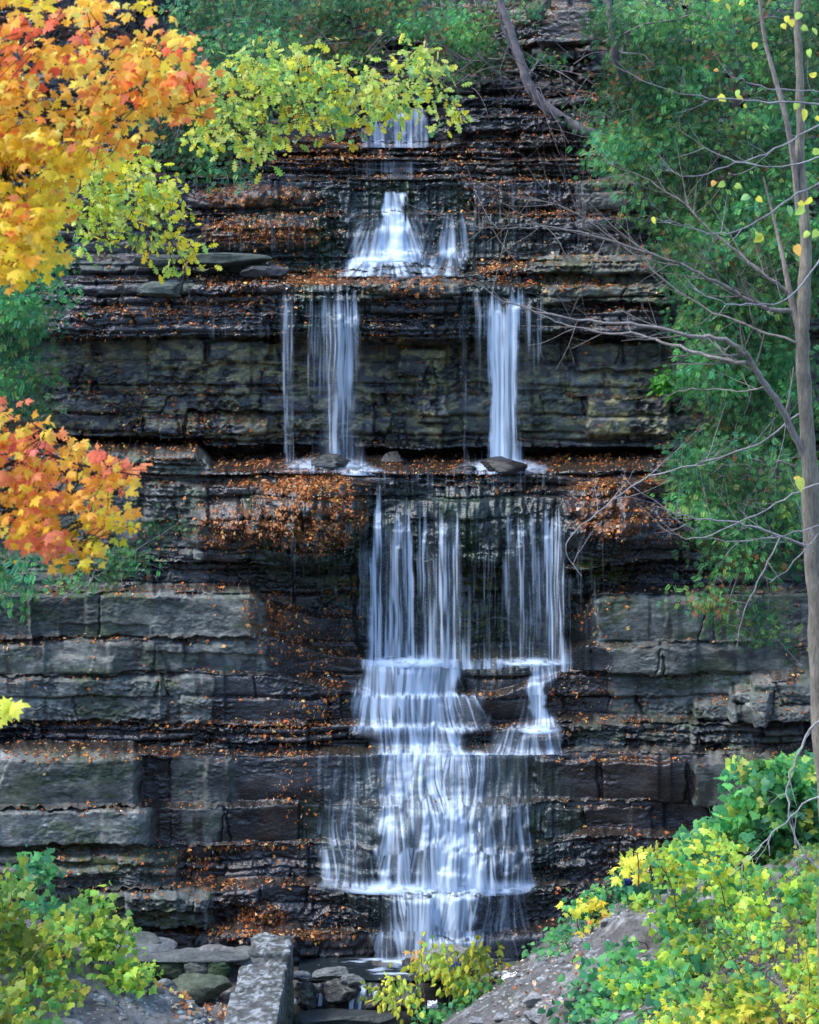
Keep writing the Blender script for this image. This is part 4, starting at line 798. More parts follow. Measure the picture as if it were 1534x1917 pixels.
branch_part([([(1600,340,15.5),(1534,345,15.4),(1470,378,15.3),(1400,425,15.2),(1340,438,15.2),(1280,420,15.2),(1235,412,15.1)], .009, .002, 8, (.15, .4), 1, .9),
             ([(1600,185,15.2),(1534,192,15.2),(1440,190,15.1),(1330,182,15.1),(1240,165,15),(1150,122,15)], .009, .002, 7, (.15, .35), 1, .9),
             ([(1600,170,15.4),(1534,170,15.4),(1450,165,15.3),(1390,150,15.3),(1345,132,15.2)], .006, .002, 4, (.12, .3), 1, .9),
             ([(1600,200,15.4),(1530,235,15.3),(1450,280,15.3),(1380,305,15.2),(1290,330,15.1),(1235,310,15.1)], .008, .002, 7, (.15, .4), 1, .9),
             ([(1560,280,15.4),(1480,310,15.4),(1400,305,15.3),(1320,275,15.3),(1290,230,15.2)], .006, .002, 5, (.12, .3), 1, .9),
             ([(1540,480,15.5),(1480,555,15.4),(1400,570,15.3),(1340,560,15.2),(1300,540,15.2)], .007, .002, 5, (.15, .35), 1, .9)], (.33,.32,.34))
branch_part([([(1520,1030,16),(1480,1010,15.9),(1420,990,15.8),(1360,975,15.7),(1290,968,15.6),(1220,945,15.5)], .012, .002, 10, (.2, .5), 1, .6),
             ([(1600,890,15.6),(1534,905,15.5),(1470,935,15.5),(1380,980,15.4),(1300,1008,15.3),(1230,985,15.3)], .008, .002, 6, (.15, .4), 1, .6),
             ([(1600,1010,15.8),(1534,985,15.6),(1450,1005,15.5),(1340,1010,15.4),(1250,960,15.3)], .008, .002, 6, (.15, .4), 1, .6),
             ([(1462,1004,15.8),(1425,1080,15.7),(1395,1140,15.6),(1380,1210,15.6)], .006, .002, 3, (.1, .2), 1, 0),
             ([(1534,1000,15.9),(1480,1060,15.8),(1440,1090,15.7)], .006, .002, 3, (.1, .3), 1, .2),
             ([(1090,1080,16.2),(1060,1020,16.2),(1120,960,16.2),(1200,900,16.2),(1300,870,16.1),(1420,830,16.1),(1505,770,16)], .003, .008, 18, (.2, .6), 2, .1)], (.30,.28,.29))
branch_part([([(1600,1330,15.0),(1534,1350,15),(1500,1400,15),(1478,1460,15),(1480,1530,15),(1500,1590,15),(1560,1650,15)], .010, .004, 8, (.15, .4), 1, -.3),
             ([(1600,1480,15.0),(1530,1490,15),(1470,1540,15),(1420,1590,15),(1370,1640,15)], .006, .002, 6, (.15, .35), 1, -.2)], (.42,.40,.40))
LY = (.82,.76,.10); LG = (.50,.70,.14); LO = (.88,.50,.12); LGR = (.30,.55,.20)
bl = [(1345,186,1.0,LY),(1378,176,.9,LG),(1384,186,.8,LY),(1392,200,.5,LY),(1416,86,.8,LY),(1360,350,.9,LG),(1378,352,.8,LG),(1402,373,1.0,LGR),(1415,376,.8,LY),(1222,414,.8,LY),(1412,446,.9,LG),(1430,452,1.2,LY),(1490,470,1.3,LO),(1480,396,1.2,LGR),(1508,400,1.2,LG),(1524,382,1.1,LY),
      (1500,384,.8,LY),(1512,216,1.3,LY),(1528,228,1.2,LY),(1495,200,.9,LG),(1497,908,1.5,(.72,.80,.14)),(1490,900,.9,LO),(1336,8,1.0,LY),(1362,14,.9,LY),(1388,6,.7,LG),(1500,32,1.0,LG),(1484,44,.9,LY),(1472,36,.8,LY),(1466,50,.8,LY),(1525,290,1.0,LG),(1530,440,1.0,LG),(1524,60,.9,LG),(1502,56,.8,LG),(1512,440,.9,LG),
      (1345,134,.5,LO),(1340,344,.7,LO),(1396,8,.6,LY),(1530,150,.9,LY),(1516,100,.9,LG)]
for (x, y, s, c) in bl:
    f = Acc(); D_ = 15.15+rng.uniform(-.1, .1); scatter(f, HEART, P(x+rng.uniform(-3, 3), y-9*s, D_)[None], .068*s, np.array([[rng.normal(0, .8), -.2, -.7+rng.normal(0, .4)]]), np.array([[rng.normal(0, .9), -1, rng.uniform(-.6, 1.)]]), np.array([c])*rng.uniform(.9, 1.05), np.array([.9]))
    f.build('leaf', M_LEAF, root)
# ------------------------------------------------------------------ loose rocks
def rock(name, cx, cy, w, h, D, col, seed, label, cat, depth=None, cuts=14, mat=None, flat=.0, sink=.0, rot=0., group=None, lichen=None):
    r = np.random.RandomState(seed); a = np.linspace(-1, 1, 22)
    fs = []; V = []
    for ax in range(3):
        for s in (-1, 1):
            X, Y = np.meshgrid(a, a); q = np.zeros((22, 22, 3)); q[..., ax] = s; q[..., (ax+1) % 3] = X*s; q[..., (ax+2) % 3] = Y; fs.append(gridfaces(22, 22, len(V)*484)); V.append(q.reshape(-1, 3))
    V = np.concatenate(V); V = nrm(V)*(np.abs(V).max(1, keepdims=True))*1.0; V = V*(1-.0)+nrm(V)*.0
    V = np.sign(V)*np.abs(V)**.75; V /= np.abs(V).max()
    for k in range(cuts):
        nn = nrm(r.normal(0, 1, 3)*np.array([1, 1, .8])); d = r.uniform(.62, .92); m = V@nn-d; V = V-np.clip(m, 0, None)[:, None]*nn
    dd = depth or w*.8
    Wm, Hm, Dm = w*K*D/2, h*K*D/2, dd*K*D/2
    V = V*np.array([Wm, Dm, Hm])*1.12
    nz = (fbm(V[:, 0]*5+seed, V[:, 2]*8+V[:, 1]*5, 4, seed)-.5)*.17*min(1, Hm*2.5)+(fbm(V[:, 0]*19+seed, V[:, 2]*24+V[:, 1]*17, 3, seed+3)-.5)*.055
    V = V+nrm(V)*nz[:, None]
    c, s = math.cos(rot), math.sin(rot); V = np.stack([V[:, 0]*c+V[:, 2]*s, V[:, 1], -V[:, 0]*s+V[:, 2]*c], -1)
    V += P(cx, cy, D)
    Cc = np.array(col)*(.7+.6*fbm(V[:, 0]*8, V[:, 2]*8+V[:, 1]*6, 3, seed+5))[:, None]
    if lichen: Cc = mixc(Cc, np.array(lichen), sst(.54, .62, fbm(V[:, 0]*14+V[:, 1]*9, V[:, 2]*14, 3, seed+7)))
    return tag(mesh(name, V, fs, mat or M_STONE, Cc, smooth=False), label, cat, group)
rock('boulder', 947, 873, 86, 32, 50.0, (.022,.018,.016), 1, 'black wet boulder below the right plunge', 'boulder', mat=M_WETSTONE)
rock('boulder', 868, 881, 48, 16, 49.95, (.018,.018,.018), 2, 'low dark stone left of the black boulder on the wide ledge', 'boulder', mat=M_WETSTONE)
rock('boulder', 615, 868, 84, 34, 50.35, (.022,.026,.026), 3, 'wet boulder splashed by the left plunge', 'boulder', mat=M_WETSTONE)
rock('boulder', 735, 858, 46, 22, 51.3, (.03,.028,.026), 4, 'small dark boulder between the two plunges', 'boulder', mat=M_WETSTONE)
rock('rock_slab', 428, 486, 150, 24, 51.6, (.060,.072,.062), 5, 'long greenish slab lying on the ledge left of the upper falls', 'rock slab', depth=60, cuts=8)
rock('rock_slab', 492, 507, 86, 22, 51.5, (.060,.060,.064), 6, 'short grey slab under the long greenish slab', 'rock slab', depth=50, cuts=8)
rock('rock_slab', 300, 488, 120, 20, 51.6, (.055,.064,.058), 7, 'thin slab left of the long greenish slab', 'rock slab', depth=60, cuts=8)
rock('boulder', 305, 543, 82, 28, 51.3, (.090,.110,.095), 8, 'pale green block sitting on the leafy ledge at upper left', 'boulder', depth=40, cuts=6)
rock('boulder', 1055, 93, 110, 48, 57.3, (.045,.046,.048), 9, 'tilted slab of dark rock beside the leaning cedar trunk', 'boulder', cuts=10, rot=-.2)
rock('boulder', 1130, 110, 70, 46, 56.4, (.035,.035,.038), 10, 'dark block right of the tilted slab on the upper slope', 'boulder', cuts=10)
rock('boulder', 1010, 22, 60, 40, 58.3, (.10,.08,.065), 11, 'brown root covered stone at the top of the slope', 'boulder', cuts=10, rot=-.3)
GREY = (.14,.15,.15)
rock('boulder', 574, 1862, 50, 50, 45.15, (.05,.05,.045), 12, 'round mossy boulder beside the stone wall corner', 'boulder', lichen=(.12,.13,.12))
rock('boulder', 640, 1856, 66, 40, 45.1, (.055,.055,.052), 13, 'round boulder under the two flat pale stones', 'boulder', lichen=(.13,.13,.12))
rock('flat_stone', 622, 1822, 70, 15, 45.3, GREY, 14, 'long flat pale stone at the pool rim', 'stone', depth=30, cuts=6, rot=-.12)
rock('flat_stone', 660, 1834, 40, 17, 45.1, GREY, 15, 'shorter flat pale stone right of the long one', 'stone', depth=26, cuts=8)
rock('flat_stone', 563, 1828, 34, 14, 45.1, (.15,.16,.17), 16, 'flat pale stone touching the stone wall', 'stone', depth=26, cuts=8)
rock('boulder', 775, 1808, 40, 22, 45.7, (.02,.022,.026), 17, 'small black stone standing in the pool', 'boulder', mat=M_WETSTONE)
rock('boulder', 850, 1795, 130, 62, 45.3, (.13,.13,.13), 18, 'grey boulder behind the yellow shrub', 'boulder', lichen=(.2,.2,.19))
rock('boulder', 975, 1812, 66, 18, 45.4, (.06,.075,.05), 19, 'flat mossy stone at the right side of the pool', 'boulder', cuts=8)
rock('boulder', 905, 1830, 60, 24, 44.9, (.16,.16,.15), 20, 'pale stone between the shrub and the white litter', 'boulder')
rock('boulder', 700, 1880, 46, 26, 44.8, (.02,.022,.024), 21, 'black stone in the small white chute', 'boulder', mat=M_WETSTONE)
rock('boulder', 760, 1870, 70, 40, 44.6, (.03,.03,.03), 22, 'dark stone under the hanging yellow shrub leaves', 'boulder', mat=M_WETSTONE)
rock('rock_slab', 650, 1908, 190, 22, 44.3, (.03,.036,.036), 23, 'long dark slab crossing the stream at the bottom edge', 'rock slab', depth=60, cuts=8, mat=M_WETSTONE)
# terrace of cut stone left of the wall
rock('rock_slab', 215, 1773, 210, 18, 44.2, (.10,.11,.115), 31, 'upper grey slab on the terrace left of the stone wall', 'rock slab', depth=90, cuts=5)
rock('rock_slab', 330, 1790, 250, 12, 43.75, (.085,.092,.09), 32, 'thin coping slab above the cut blocks', 'rock slab', depth=60, cuts=4)
rock('rock_slab', 470, 1790, 90, 20, 44.0, (.10,.105,.10), 38, 'low grey slab between the coping slab and the stone wall', 'rock slab', depth=70, cuts=6)
rock('rock_slab', 240, 1757, 130, 14, 44.4, (.09,.10,.09), 39, 'thin slab on top of the upper grey slab', 'rock slab', depth=60, cuts=6)
rock('stone_block', 315, 1817, 62, 40, 43.6, (.035,.05,.030), 33, 'dark mossy block, leftmost of the three cut blocks', 'stone block', depth=40, cuts=3)
rock('stone_block', 364, 1814, 50, 40, 43.6, (.13,.14,.12), 34, 'pale block between the two mossy cut blocks', 'stone block', depth=40, cuts=3)
rock('stone_block', 408, 1814, 44, 40, 43.6, (.035,.055,.028), 35, 'green mossy block next to the stone wall', 'stone block', depth=40, cuts=3)
rock('rock_slab', 375, 1853, 110, 44, 42.8, (.07,.085,.06), 36, 'rounded mossy slab below the cut blocks', 'rock slab', depth=60, cuts=10)
rock('rock_slab', 290, 1862, 70, 48, 42.6, (.12,.13,.13), 37, 'grey slab left of the rounded mossy slab', 'rock slab', depth=60, cuts=9)
# ------------------------------------------------------------------ stone wall running towards the camera
root = empty('stone_wall', (-2.9, 42.5, -.5), 'broad weathered stone wall with pale lichen running toward the camera', 'wall')
def wallblock(x0, x1, y0, y1, z0, z1, seed):
    nx, ny, nz = int((x1-x0)/.035), int((y1-y0)/.05), int((z1-z0)/.045)
    acc = Acc()
    def face(U, V, o, u, v):
        A, B = np.meshgrid(np.linspace(0, 1, U), np.linspace(0, 1, V)); Q = o+A[..., None]*u+B[..., None]*v
        Q = Q.reshape(-1, 3); ctr = np.array([(x0+x1)/2, (y0+y1)/2, (z0+z1)/2]); n3 = fbm(Q[:, 0]*4+Q[:, 2]*3, Q[:, 1]*3+Q[:, 2]*2, 4, seed)-.5; n4 = fbm(Q[:, 0]*16+Q[:, 2]*9, Q[:, 1]*14+Q[:, 2]*9, 3, seed+1)-.5
        e = np.stack([np.minimum(Q[:, 0]-x0, x1-Q[:, 0])/.05, np.minimum(Q[:, 1]-y0, y1-Q[:, 1])/.05, np.minimum(Q[:, 2]-z0, z1-Q[:, 2])/.05], -1).clip(0, 1)
        e = np.sort(e, 1)[:, 1]; Q = Q+nrm(Q-ctr)*((n3*.14+n4*.06)[:, None]-(1-e)[:, None]*.04)
        Cw = mixc(np.zeros((len(Q), 3))+np.array([.085, .09, .088]), np.array([.25, .27, .28]), sst(.46, .58, fbm(Q[:, 0]*15+Q[:, 2]*8, Q[:, 1]*12+Q[:, 2]*11, 4, seed+2)))
        Cw = mixc(Cw, np.array([.06, .06, .055]), sst(.5, .66, fbm(Q[:, 0]*5, Q[:, 1]*5+Q[:, 2]*4, 3, seed+4))*.8)
        Cw = mixc(Cw, np.array([.07, .09, .05]), (1-sst(z1-1.0, z1-.1, Q[:, 2]))*.7)
        acc.add(Q, gridfaces(V, U), Cw)
    X, Y, Z = x1-x0, y1-y0, z1-z0; E = lambda *a: np.array(a, float)
    face(nx, ny, E(x0, y0, z1), E(X, 0, 0), E(0, Y, 0)); face(ny, nz, E(x1, y0, z0), E(0, Y, 0), E(0, 0, Z)); face(ny, nz, E(x0, y1, z0), E(0, -Y, 0), E(0, 0, Z)); face(nx, nz, E(x0, y0, z0), E(X, 0, 0), E(0, 0, Z)); face(nx, nz, E(x1, y1, z0), E(-X, 0, 0), E(0, 0, Z))
    return acc
wallblock(-3.30, -2.44, 43.75, 44.85, -.9, 1.34, 70).build('block', M_STONE, root)
wallblock(-3.46, -2.50, 42.2, 43.80, -.9, 1.14, 74).build('block', M_STONE, root)
wallblock(-3.54, -2.52, 36.0, 42.25, -.9, 1.10, 78).build('block', M_STONE, root)
# ------------------------------------------------------------------ gravel and stones in the banks
def bankpts(ells, n, lift=0., **kw):
    px, py = ellpts(ells, n, **kw); D = gdepth(px, py); ok = ~np.isnan(D); return P(px[ok], py[ok], D[ok])
def stones(ells, n, smin, smax, cols, label):
    q = bankpts(ells, n); m = len(q); acc = Acc()
    ico = nrm(np.array([(0,0,1),(.9,0,.45),(.28,.85,.45),(-.72,.53,.45),(-.72,-.53,.45),(.28,-.85,.45),(.72,.53,-.45),(-.28,.85,-.45),(-.9,0,-.45),(-.28,-.85,-.45),(.72,-.53,-.45),(0,0,-1)], float))
    fc = np.array([(0,1,2),(0,2,3),(0,3,4),(0,4,5),(0,5,1),(1,6,2),(2,7,3),(3,8,4),(4,9,5),(5,10,1),(6,7,2),(7,8,3),(8,9,4),(9,10,5),(10,6,1),(11,7,6),(11,8,7),(11,9,8),(11,10,9),(11,6,10)])
    s = smin+(smax-smin)*rng.random(m)**3; V = ico[None]*(1+rng.uniform(-.3, .3, (m, 12, 1)))*s[:, None, None]*np.stack([rng.uniform(.7, 1.4, m), rng.uniform(.6, 1, m), rng.uniform(.35, .7, m)], -1)[:, None]
    V = V+q[:, None]; F = fc[None]+(np.arange(m)*12)[:, None, None]; acc.add(V.reshape(-1, 3), F.reshape(-1, 3), np.repeat(pick(m, cols, [1]*len(cols), .3), 12, 0))
    return tag(acc.build('gravel', M_STONE), label, 'gravel', kind='stuff')
GR = [(.22,.21,.20),(.30,.30,.30),(.13,.12,.11),(.30,.30,.30)]
stones([(1000,1840,90,50),(1060,1760,90,40),(940,1890,80,30),(1150,1690,60,30),(1300,1680,120,30),(1080,1880,70,30),(1300,1850,200,60)], 4200, .010, .075, GR, 'pale gravel and chips in the right dirt bank')
stones([(330,1860,110,50),(430,1900,90,24),(250,1830,60,30),(480,1910,60,12),(200,1880,120,30)], 1500, .01, .09, GR, 'pale chips in the left dirt bank')
for k, (x, y, w, h) in enumerate([(1000,1872,44,18),(1084,1768,30,24),(1062,1706,60,24),(1110,1790,34,18),(1010,1905,60,26),(945,1905,40,16),(1055,1800,22,12),(1140,1728,26,14),(975,1770,0,0),(900,1912,40,14)]):
    if w:
        D_ = gdepth(x, y)[0]
        if D_ == D_: rock('stone', x, y, w, h, D_, (.21,.21,.21), 100+k, ['whitish slab low on the gravel slope near the stream', 'rounded grey stone in the middle of the gravel slope', 'pale slab under the yellow sprig at the top of the gravel', 'grey stone beside the round green leaves', 'broad pale stone at the bottom edge of the gravel', 'small pale stone left of the broad one at the bottom', 'small light stone alone on the gravel', 'pale stone under the orange sprig', '', 'flat stone at the lowest left corner of the gravel'][k], 'stone', cuts=10)
# leaves on the path by the wall
q = bankpts([(400,1890,80,30),(330,1850,70,20),(460,1905,50,14),(250,1800,90,16),(1020,1840,100,70,.3)], 420); A = Acc(); m = len(q)
scatter(A, MAPLE, q+[0, -.02, .05], rng.uniform(.05, .10, m), rng.normal(0, 1, (m, 3)), rng.normal(0, .5, (m, 3))+[0, -.4, 1], pick(m, DEADC+[(.75,.62,.12),(.70,.52,.36),(.42,.28,.18)], DEADW+[3, 9, 9], .3))
tag(A.build('fallen_leaves', M_LITTER), 'tan and yellow leaves strewn on the banks beside the wall', 'fallen leaves', kind='stuff')
# ------------------------------------------------------------------ shrubs and vines on the banks
YG = [(.46,.60,.07),(.30,.52,.09),(.62,.62,.07),(.15,.38,.09)]; GG = [(.09,.33,.11),(.14,.42,.12),(.07,.26,.12),(.26,.50,.11)]
def shrub(name, ells, n, size, label, cols, wts, tmpl, per=4, rad=.13, lift=(.05, .8), cat='shrub', group=None, stems=14, tipb=(-.2, -.3, -.6), norb=(0, -.8, .8), D=None, base=None, kind=None, gap=.42, scol=(.14,.11,.09)):
    big = n > 80; n = int(n*1.15) if big else n; size = size*(.64 if big else .75); per = per+2 if big else per; rad = rad*(1.0 if big else .8)
    px, py = ellpts(ells, n, gap+.10 if gap else 0, 34.)
    if D is None:
        dd = gdepth(px, py); dd = np.where(np.isnan(dd), np.nanmedian(dd) if not np.all(np.isnan(dd)) else 36., dd)-rng.uniform(lift[0], lift[1], n)*1.1
        dd = np.clip(dd, np.nanpercentile(dd, 3), np.nanpercentile(dd, 97))
    else: dd = D+rng.uniform(-.5, .5, n)
    cen = P(px, py, dd); b = base if base is not None else (float(np.mean(cen[:, 0])), float(np.mean(cen[:, 1]))+.3)
    bz = float(hterr(b[0], b[1])); root = empty(name, (b[0], b[1], bz), label, cat, group, kind)
    nodes = []
    for k in range(stems):
        w = Acc()
        t = cen[rng.integers(0, n)]; a = np.array([b[0]*.4+t[0]*.6+rng.normal(0, .1), t[1]+.25, 0]); a[2] = float(hterr(a[0], a[1]))-.05
        s = np.linspace(0, 1, 7)[:, None]; pts = a*(1-s)+t*s+rng.normal(0, .03, (7, 3))*np.sin(s*3.14)+np.array([0, 0, .15])*np.sin(s*3.14); tube(w, pts, np.linspace(.014, .005, 7), 5, scol, cap=False); nodes.extend(pts); w.build('stem', M_BARK, root)
    w = Acc()
    connect(w, nodes, cen[:int(n*.5)], scol, .004, 1, .9, .06)
    if w.n: tag(w.build('twigs', M_BARK, root), kind='stuff')
    def colf(c):
        k = len(c); g = fbm(c[:, 0]*1.3, c[:, 2]*1.3, 2, 93); col = pick(k, cols, wts, .22); return col*np.clip(.2+g*1.5, .4, 1.25)[:, None]
    f = Acc(); clusters(f, tmpl, cen, per, rad, size, colf, tipb, .55, norb, .5, .6); f.build('foliage', M_LEAF, root); return root
V1 = [(20,1665,36,30),(15,1720,50,50),(80,1745,50,32),(40,1800,70,44),(30,1880,70,46),(110,1850,36,26),(-60,1780,60,150)]
shrub('vine', V1, 250, .21, 'yellow green maple leaved vine heaped in the bottom left corner', YG+[(.70,.55,.06)], [3, 3, 1.4, 2, .5], GRAPE, lift=(.1, 1.3), cat='vine', stems=24)
shrub('vine', [(80,1640,30,30),(60,1610,20,16),(100,1700,40,30)], 50, .20, 'darker green leaves rising at the top of the left vine', GG, [2, 2, 2, 1], GRAPE, lift=(.5, 1.4), cat='vine', stems=6)
shrub('vine', [(200,1760,50,30),(180,1690,30,16),(250,1810,40,22),(230,1840,40,20),(150,1770,40,40),(280,1830,20,14)], 110, .19, 'thin yellow green trailer creeping over the left bank toward the wall', YG, [2, 3, 1, 2], GRAPE, lift=(.1, .8), cat='vine', stems=10)
shrub('seedling', [(318,1857,14,10),(330,1866,8,12)], 8, .16, 'tiny seedling beside the rounded mossy slab', YG, [1, 2, 1, 2], GRAPE, D=42.3, per=3, rad=.07, stems=2, cat='plant')
shrub('shrub', [(1450,1480,70,46),(1390,1540,60,36),(1520,1460,50,46),(1330,1580,50,20),(1480,1560,70,50),(1550,1520,60,90),(1410,1455,40,20),(1500,1440,40,26),(1420,1600,80,30)], 560, .30, 'tall shrub with fresh green leaves at the right edge below the bare trunk', GG+[(.55,.66,.12)], [2.4, 3, 2, 2, 1.2], GRAPE, lift=(.4, 2.2), stems=20, per=5, gap=.36)
shrub('shrub', [(1270,1610,50,22),(1320,1640,70,26),(1230,1650,36,14),(1390,1660,90,34),(1480,1650,80,34),(1340,1590,30,16),(1560,1640,60,60)], 230, .21, 'yellow green maple sapling thicket in the middle of the right bank', YG+GG, [3, 2, 2, 2, 1, 1, 1, 1], GRAPE, lift=(.3, 1.8), stems=20)
shrub('shrub', [(1270,1720,60,30),(1360,1740,90,40),(1470,1740,90,50),(1210,1700,30,20),(1330,1690,60,24),(1500,1690,60,40),(1570,1760,60,60)], 300, .21, 'lime and yellow leaved brambles lower on the right bank', YG+[(.80,.66,.08)]+GG, [2, 3, 2, 3, .6, 1, 1, 1, 1], GRAPE, lift=(.2, 1.4), stems=16)
shrub('shrub', [(1180,1800,36,30),(1240,1830,60,40),(1330,1830,80,36),(1260,1770,60,24),(1200,1860,40,30)], 170, .24, 'large leaved green bramble beside the gravel slope', YG+GG, [2, 2, 2, 2, 2, 2, 2, 2], GRAPE, lift=(.1, .8), stems=10)
shrub('shrub', [(1450,1880,90,40),(1370,1900,70,24),(1510,1820,50,40),(1290,1895,60,24),(1560,1870,50,60)], 170, .23, 'yellow leaved bramble in the bottom right corner', YG+[(.80,.70,.08)], [3, 3, 3, 2, 1.4], MAPLE, lift=(.1, 1.), stems=12)
shrub('ground_cover', [(1075,1750,50,16),(1040,1775,40,14),(1130,1700,46,16),(1160,1670,46,16),(1190,1650,30,12)], 120, .20, 'round green leaves along the top edge of the gravel slope', GG, [2, 2, 2, .5], HEART, lift=(.02, .3), cat='ground cover', kind='stuff', stems=6, norb=(0, -.5, 1))
shrub('ground_cover', [(1110,1830,30,30),(1150,1860,40,30),(1090,1900,50,20),(1160,1800,30,20),(1190,1900,60,20)], 90, .22, 'round green leaves in the middle of the gravel slope', GG, [2, 2, 2, .5], HEART, lift=(.02, .3), cat='ground cover', kind='stuff', stems=6, norb=(0, -.5, 1))
shrub('sapling', [(1090,1695,30,10),(1060,1706,12,8),(1120,1690,12,8)], 16, .22, 'bright yellow sprig standing over the top of the gravel slope', [(.85,.75,.08),(.70,.72,.10)], [2, 1], MAPLE, D=38.2, stems=3, per=3, rad=.10, cat='sapling', gap=0, norb=(0,-.6,1))
shrub('sapling', [(1150,1728,44,12),(1190,1735,20,12),(1130,1745,20,10)], 26, .22, 'yellow and orange sprig below the taller yellow one', [(.90,.70,.07),(.75,.74,.10),(.90,.42,.07)], [3, 2, .8], MAPLE, D=37.6, stems=4, per=3, rad=.11, cat='sapling', gap=0, norb=(0,-.6,1))
shrub('sapling', [(1205,1610,36,16),(1240,1600,30,16),(1180,1630,16,8)], 26, .24, 'yellow green maple sapling arching in front of the dark ledge', [(.72,.78,.10),(.80,.76,.10)], [2, 2], MAPLE, D=37.5, stems=3, per=3, rad=.12, cat='sapling', gap=0)
shrub('shrub', [(840,1785,60,22),(860,1820,70,30),(800,1830,50,26),(900,1830,40,40),(870,1840,50,40),(740,1860,44,22),(720,1850,20,14),(890,1800,30,26),(770,1880,30,16)], 105, .26, 'small yellow leaved shrub standing in the stream at bottom centre', [(.78,.76,.08),(.60,.70,.10),(.40,.60,.12),(.85,.60,.08)], [3, 3, 2, .5], OVATE, D=43.6, base=(.9, 43.6), per=4, rad=.16, stems=12, gap=.40, norb=(0, -1, .4), tipb=(-.1, -.1, -1))
shrub('shrub', [(905,1850,30,26),(930,1880,40,26),(870,1890,50,22),(840,1905,60,12)], 90, .20, 'low green leaved plant at the foot of the yellow shrub', GG+[(.30,.42,.33)], [2, 2, 2, 1, .5], HEART, D=43.0, base=(1.5, 43.), per=3, rad=.14, stems=8, gap=.3)
shrub('sapling', [(775,1782,10,6),(790,1765,10,6),(768,1790,8,5)], 8, .17, 'orange leaf spray above the yellow shrub', [(.90,.42,.08),(.85,.50,.20)], [2, 1], OVATE, D=43.8, base=(.4, 43.8), per=3, rad=.07, stems=2, cat='sapling', gap=0)
# bare stick and fallen branches on the bank
def stick(name, pts, label, cat, col, sides=6):
    p, rr = pxpath(pts, 6); a = Acc(); tube(a, p+rng.normal(0, .004, p.shape), rr, sides, col, .1); return tag(a.build(name, M_BARK), label, cat)
stick('dead_stem', [(1194,1692,36.9,.018),(1196,1640,36.9,.014),(1194,1597,36.9,.010)], 'upright red brown stick in front of the maple sapling', 'dead stem', (.22,.08,.05))
stick('fallen_branch', [(1290,1850,31.5,.03),(1350,1862,31.3,.035),(1420,1868,31.1,.035),(1490,1850,31,.03),(1560,1820,31,.03)], 'curved grey fallen branch among the brambles at lower right', 'branch', (.26,.23,.20))
for k, (x, y) in enumerate([(1380,1820),(1440,1840),(1330,1870),(1480,1900),(1420,1790)]):
    root = empty('dry_brush', P(x, y, gdepth(x, y)[0]-.1), ['tangle of dry twigs under the brambles by the curved branch', 'dry brown twigs right of the curved branch middle', 'dry twigs below the left end of the curved branch', 'dry brown twigs in the bottom right corner', 'dry twigs above the curved fallen branch'][k], 'brush'); a = Acc()
    for j in range(16): grow(a, np.array(root.location)+rng.normal(0, .25, 3)*[1, .3, .4], [rng.normal(), -.3, abs(rng.normal())*.6], rng.uniform(.4, 1.1), .009, 1, (.20,.15,.12), kids=(1, 3))
    tag(a.build('twigs', M_BARK, root), kind='stuff')
# litter
def crumple(name, cx, cy, w, h, D, col, seed, label, cat, mat=None):
    r = np.random.RandomState(seed); n = 24; X, Y = np.meshgrid(np.linspace(-1, 1, n), np.linspace(-1, 1, n)); W_ = w*K*D/2; H_ = h*K*D/2
    R = 1-.25*vn(np.arctan2(Y, X)*2, 0*X, seed); V = np.stack([X*W_*R, (np.abs(fbm(X*1.4, Y*1.4, 3, seed)-.5)*1.6-.5*(1-X*X-Y*Y).clip(0, 1))*H_*1.2, Y*H_*R+np.abs(fbm(X*3, Y*3, 2, seed+1)-.5)*H_], -1)
    V = V.reshape(-1, 3)+P(cx, cy, D); Cc = np.array(col)*np.ones((n*n, 3)); o = mesh(name, V, gridfaces(n, n), mat or M_CLOTH, Cc, smooth=False)
    md = o.modifiers.new('thick', 'SOLIDIFY'); md.thickness = .02; return tag(o, label, cat)
crumple('plastic_bag', 853, 1822, 34, 32, 43.9, (.012,.02,.25), 5, 'crumpled deep blue bag behind the yellow shrub', 'bag')
crumple('paper_litter', 958, 1832, 44, 22, 43.2, (.80,.80,.80), 6, 'crumpled white litter at the top of the gravel slope', 'litter')
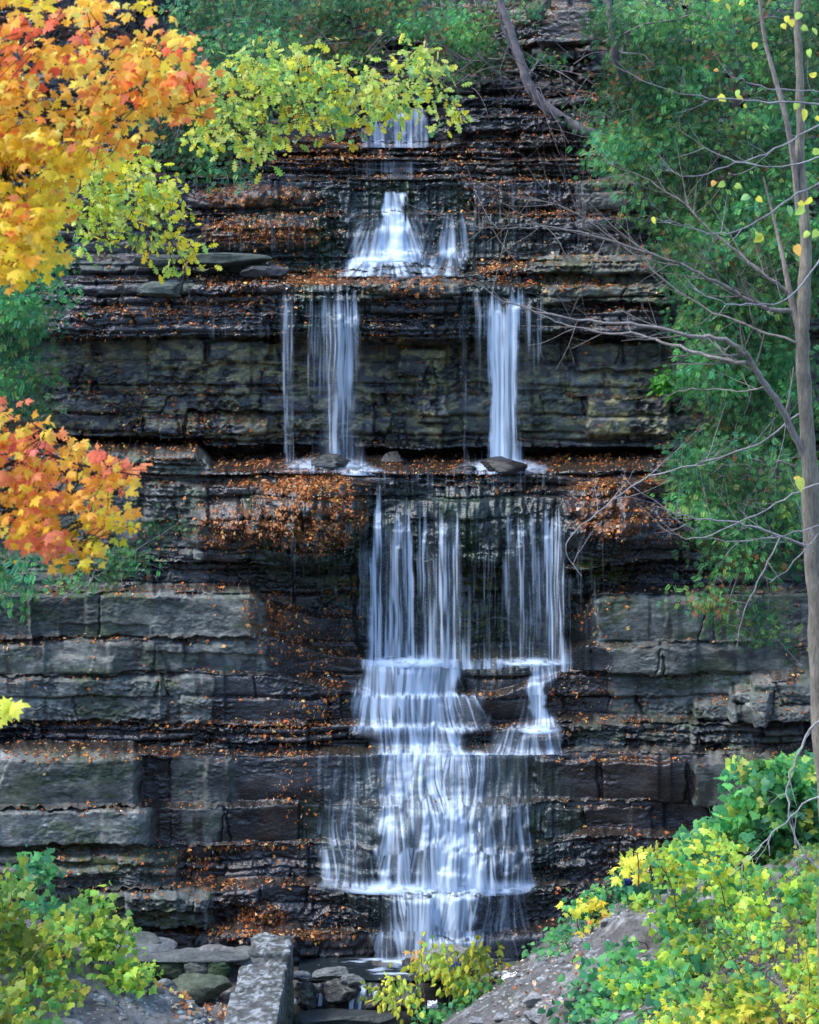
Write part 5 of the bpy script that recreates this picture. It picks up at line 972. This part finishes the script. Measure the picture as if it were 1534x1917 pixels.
crumple('paper_litter', 810, 1882, 20, 14, 42.4, (.80,.82,.82), 7, 'small white scrap under the yellow shrub', 'litter')
crumple('cloth', 1185, 1650, 34, 22, 38.9, (.02,.035,.14), 8, 'dark blue cloth lying behind the maple sapling', 'cloth')
crumple('cloth', 1208, 1641, 26, 18, 38.6, (.62,.42,.40), 9, 'pale pink folded cloth beside the dark blue cloth', 'cloth')
# ------------------------------------------------------------------ camera, light
w = bpy.data.worlds.new('World'); scene.world = w; w.use_nodes = True
nt = w.node_tree; sky = nt.nodes.new('ShaderNodeTexSky'); sky.sky_type = 'NISHITA'; sky.sun_disc = False
SUN_EL, SUN_AZ = math.radians(56), math.radians(252)
sky.dust_density = 0.3; sky.sun_elevation = SUN_EL; sky.sun_rotation = SUN_AZ
bg = nt.nodes['Background']; nt.links.new(sky.outputs[0], bg.inputs[0]); bg.inputs[1].default_value = .15
sl = bpy.data.lights.new('sun', 'SUN'); sl.energy = 1.5; sl.angle = math.radians(22); sl.color = (1, .95, .88)
so = bpy.data.objects.new('sun', sl); COL.objects.link(so)
from mathutils import Vector
d = Vector((math.sin(SUN_AZ)*math.cos(SUN_EL), math.cos(SUN_AZ)*math.cos(SUN_EL), math.sin(SUN_EL)))
so.rotation_euler = d.to_track_quat('Z', 'Y').to_euler(); so.location = (0, 0, 60)
cam = bpy.data.cameras.new('camera'); co = bpy.data.objects.new('camera', cam); COL.objects.link(co)
co.location = (0, 0, CZ); co.rotation_euler = (math.radians(90), 0, 0)
cam.sensor_fit = 'HORIZONTAL'; cam.sensor_width = 36; cam.lens = 36/(1534*K)
cam.shift_y = -(958.5-HY)/1534; cam.clip_start = .5; cam.clip_end = 3000
cam.dof.use_dof = True; cam.dof.focus_distance = 46; cam.dof.aperture_fstop = 10
scene.camera = co
scene.view_settings.view_transform = 'Standard'; scene.view_settings.look = 'None'; scene.view_settings.exposure = 1.85
scene.cycles.use_denoising = True; scene.cycles.transparent_max_bounces = 24; scene.cycles.max_bounces = 7
scene.cycles.diffuse_bounces = 3; scene.cycles.glossy_bounces = 2; scene.cycles.transmission_bounces = 4
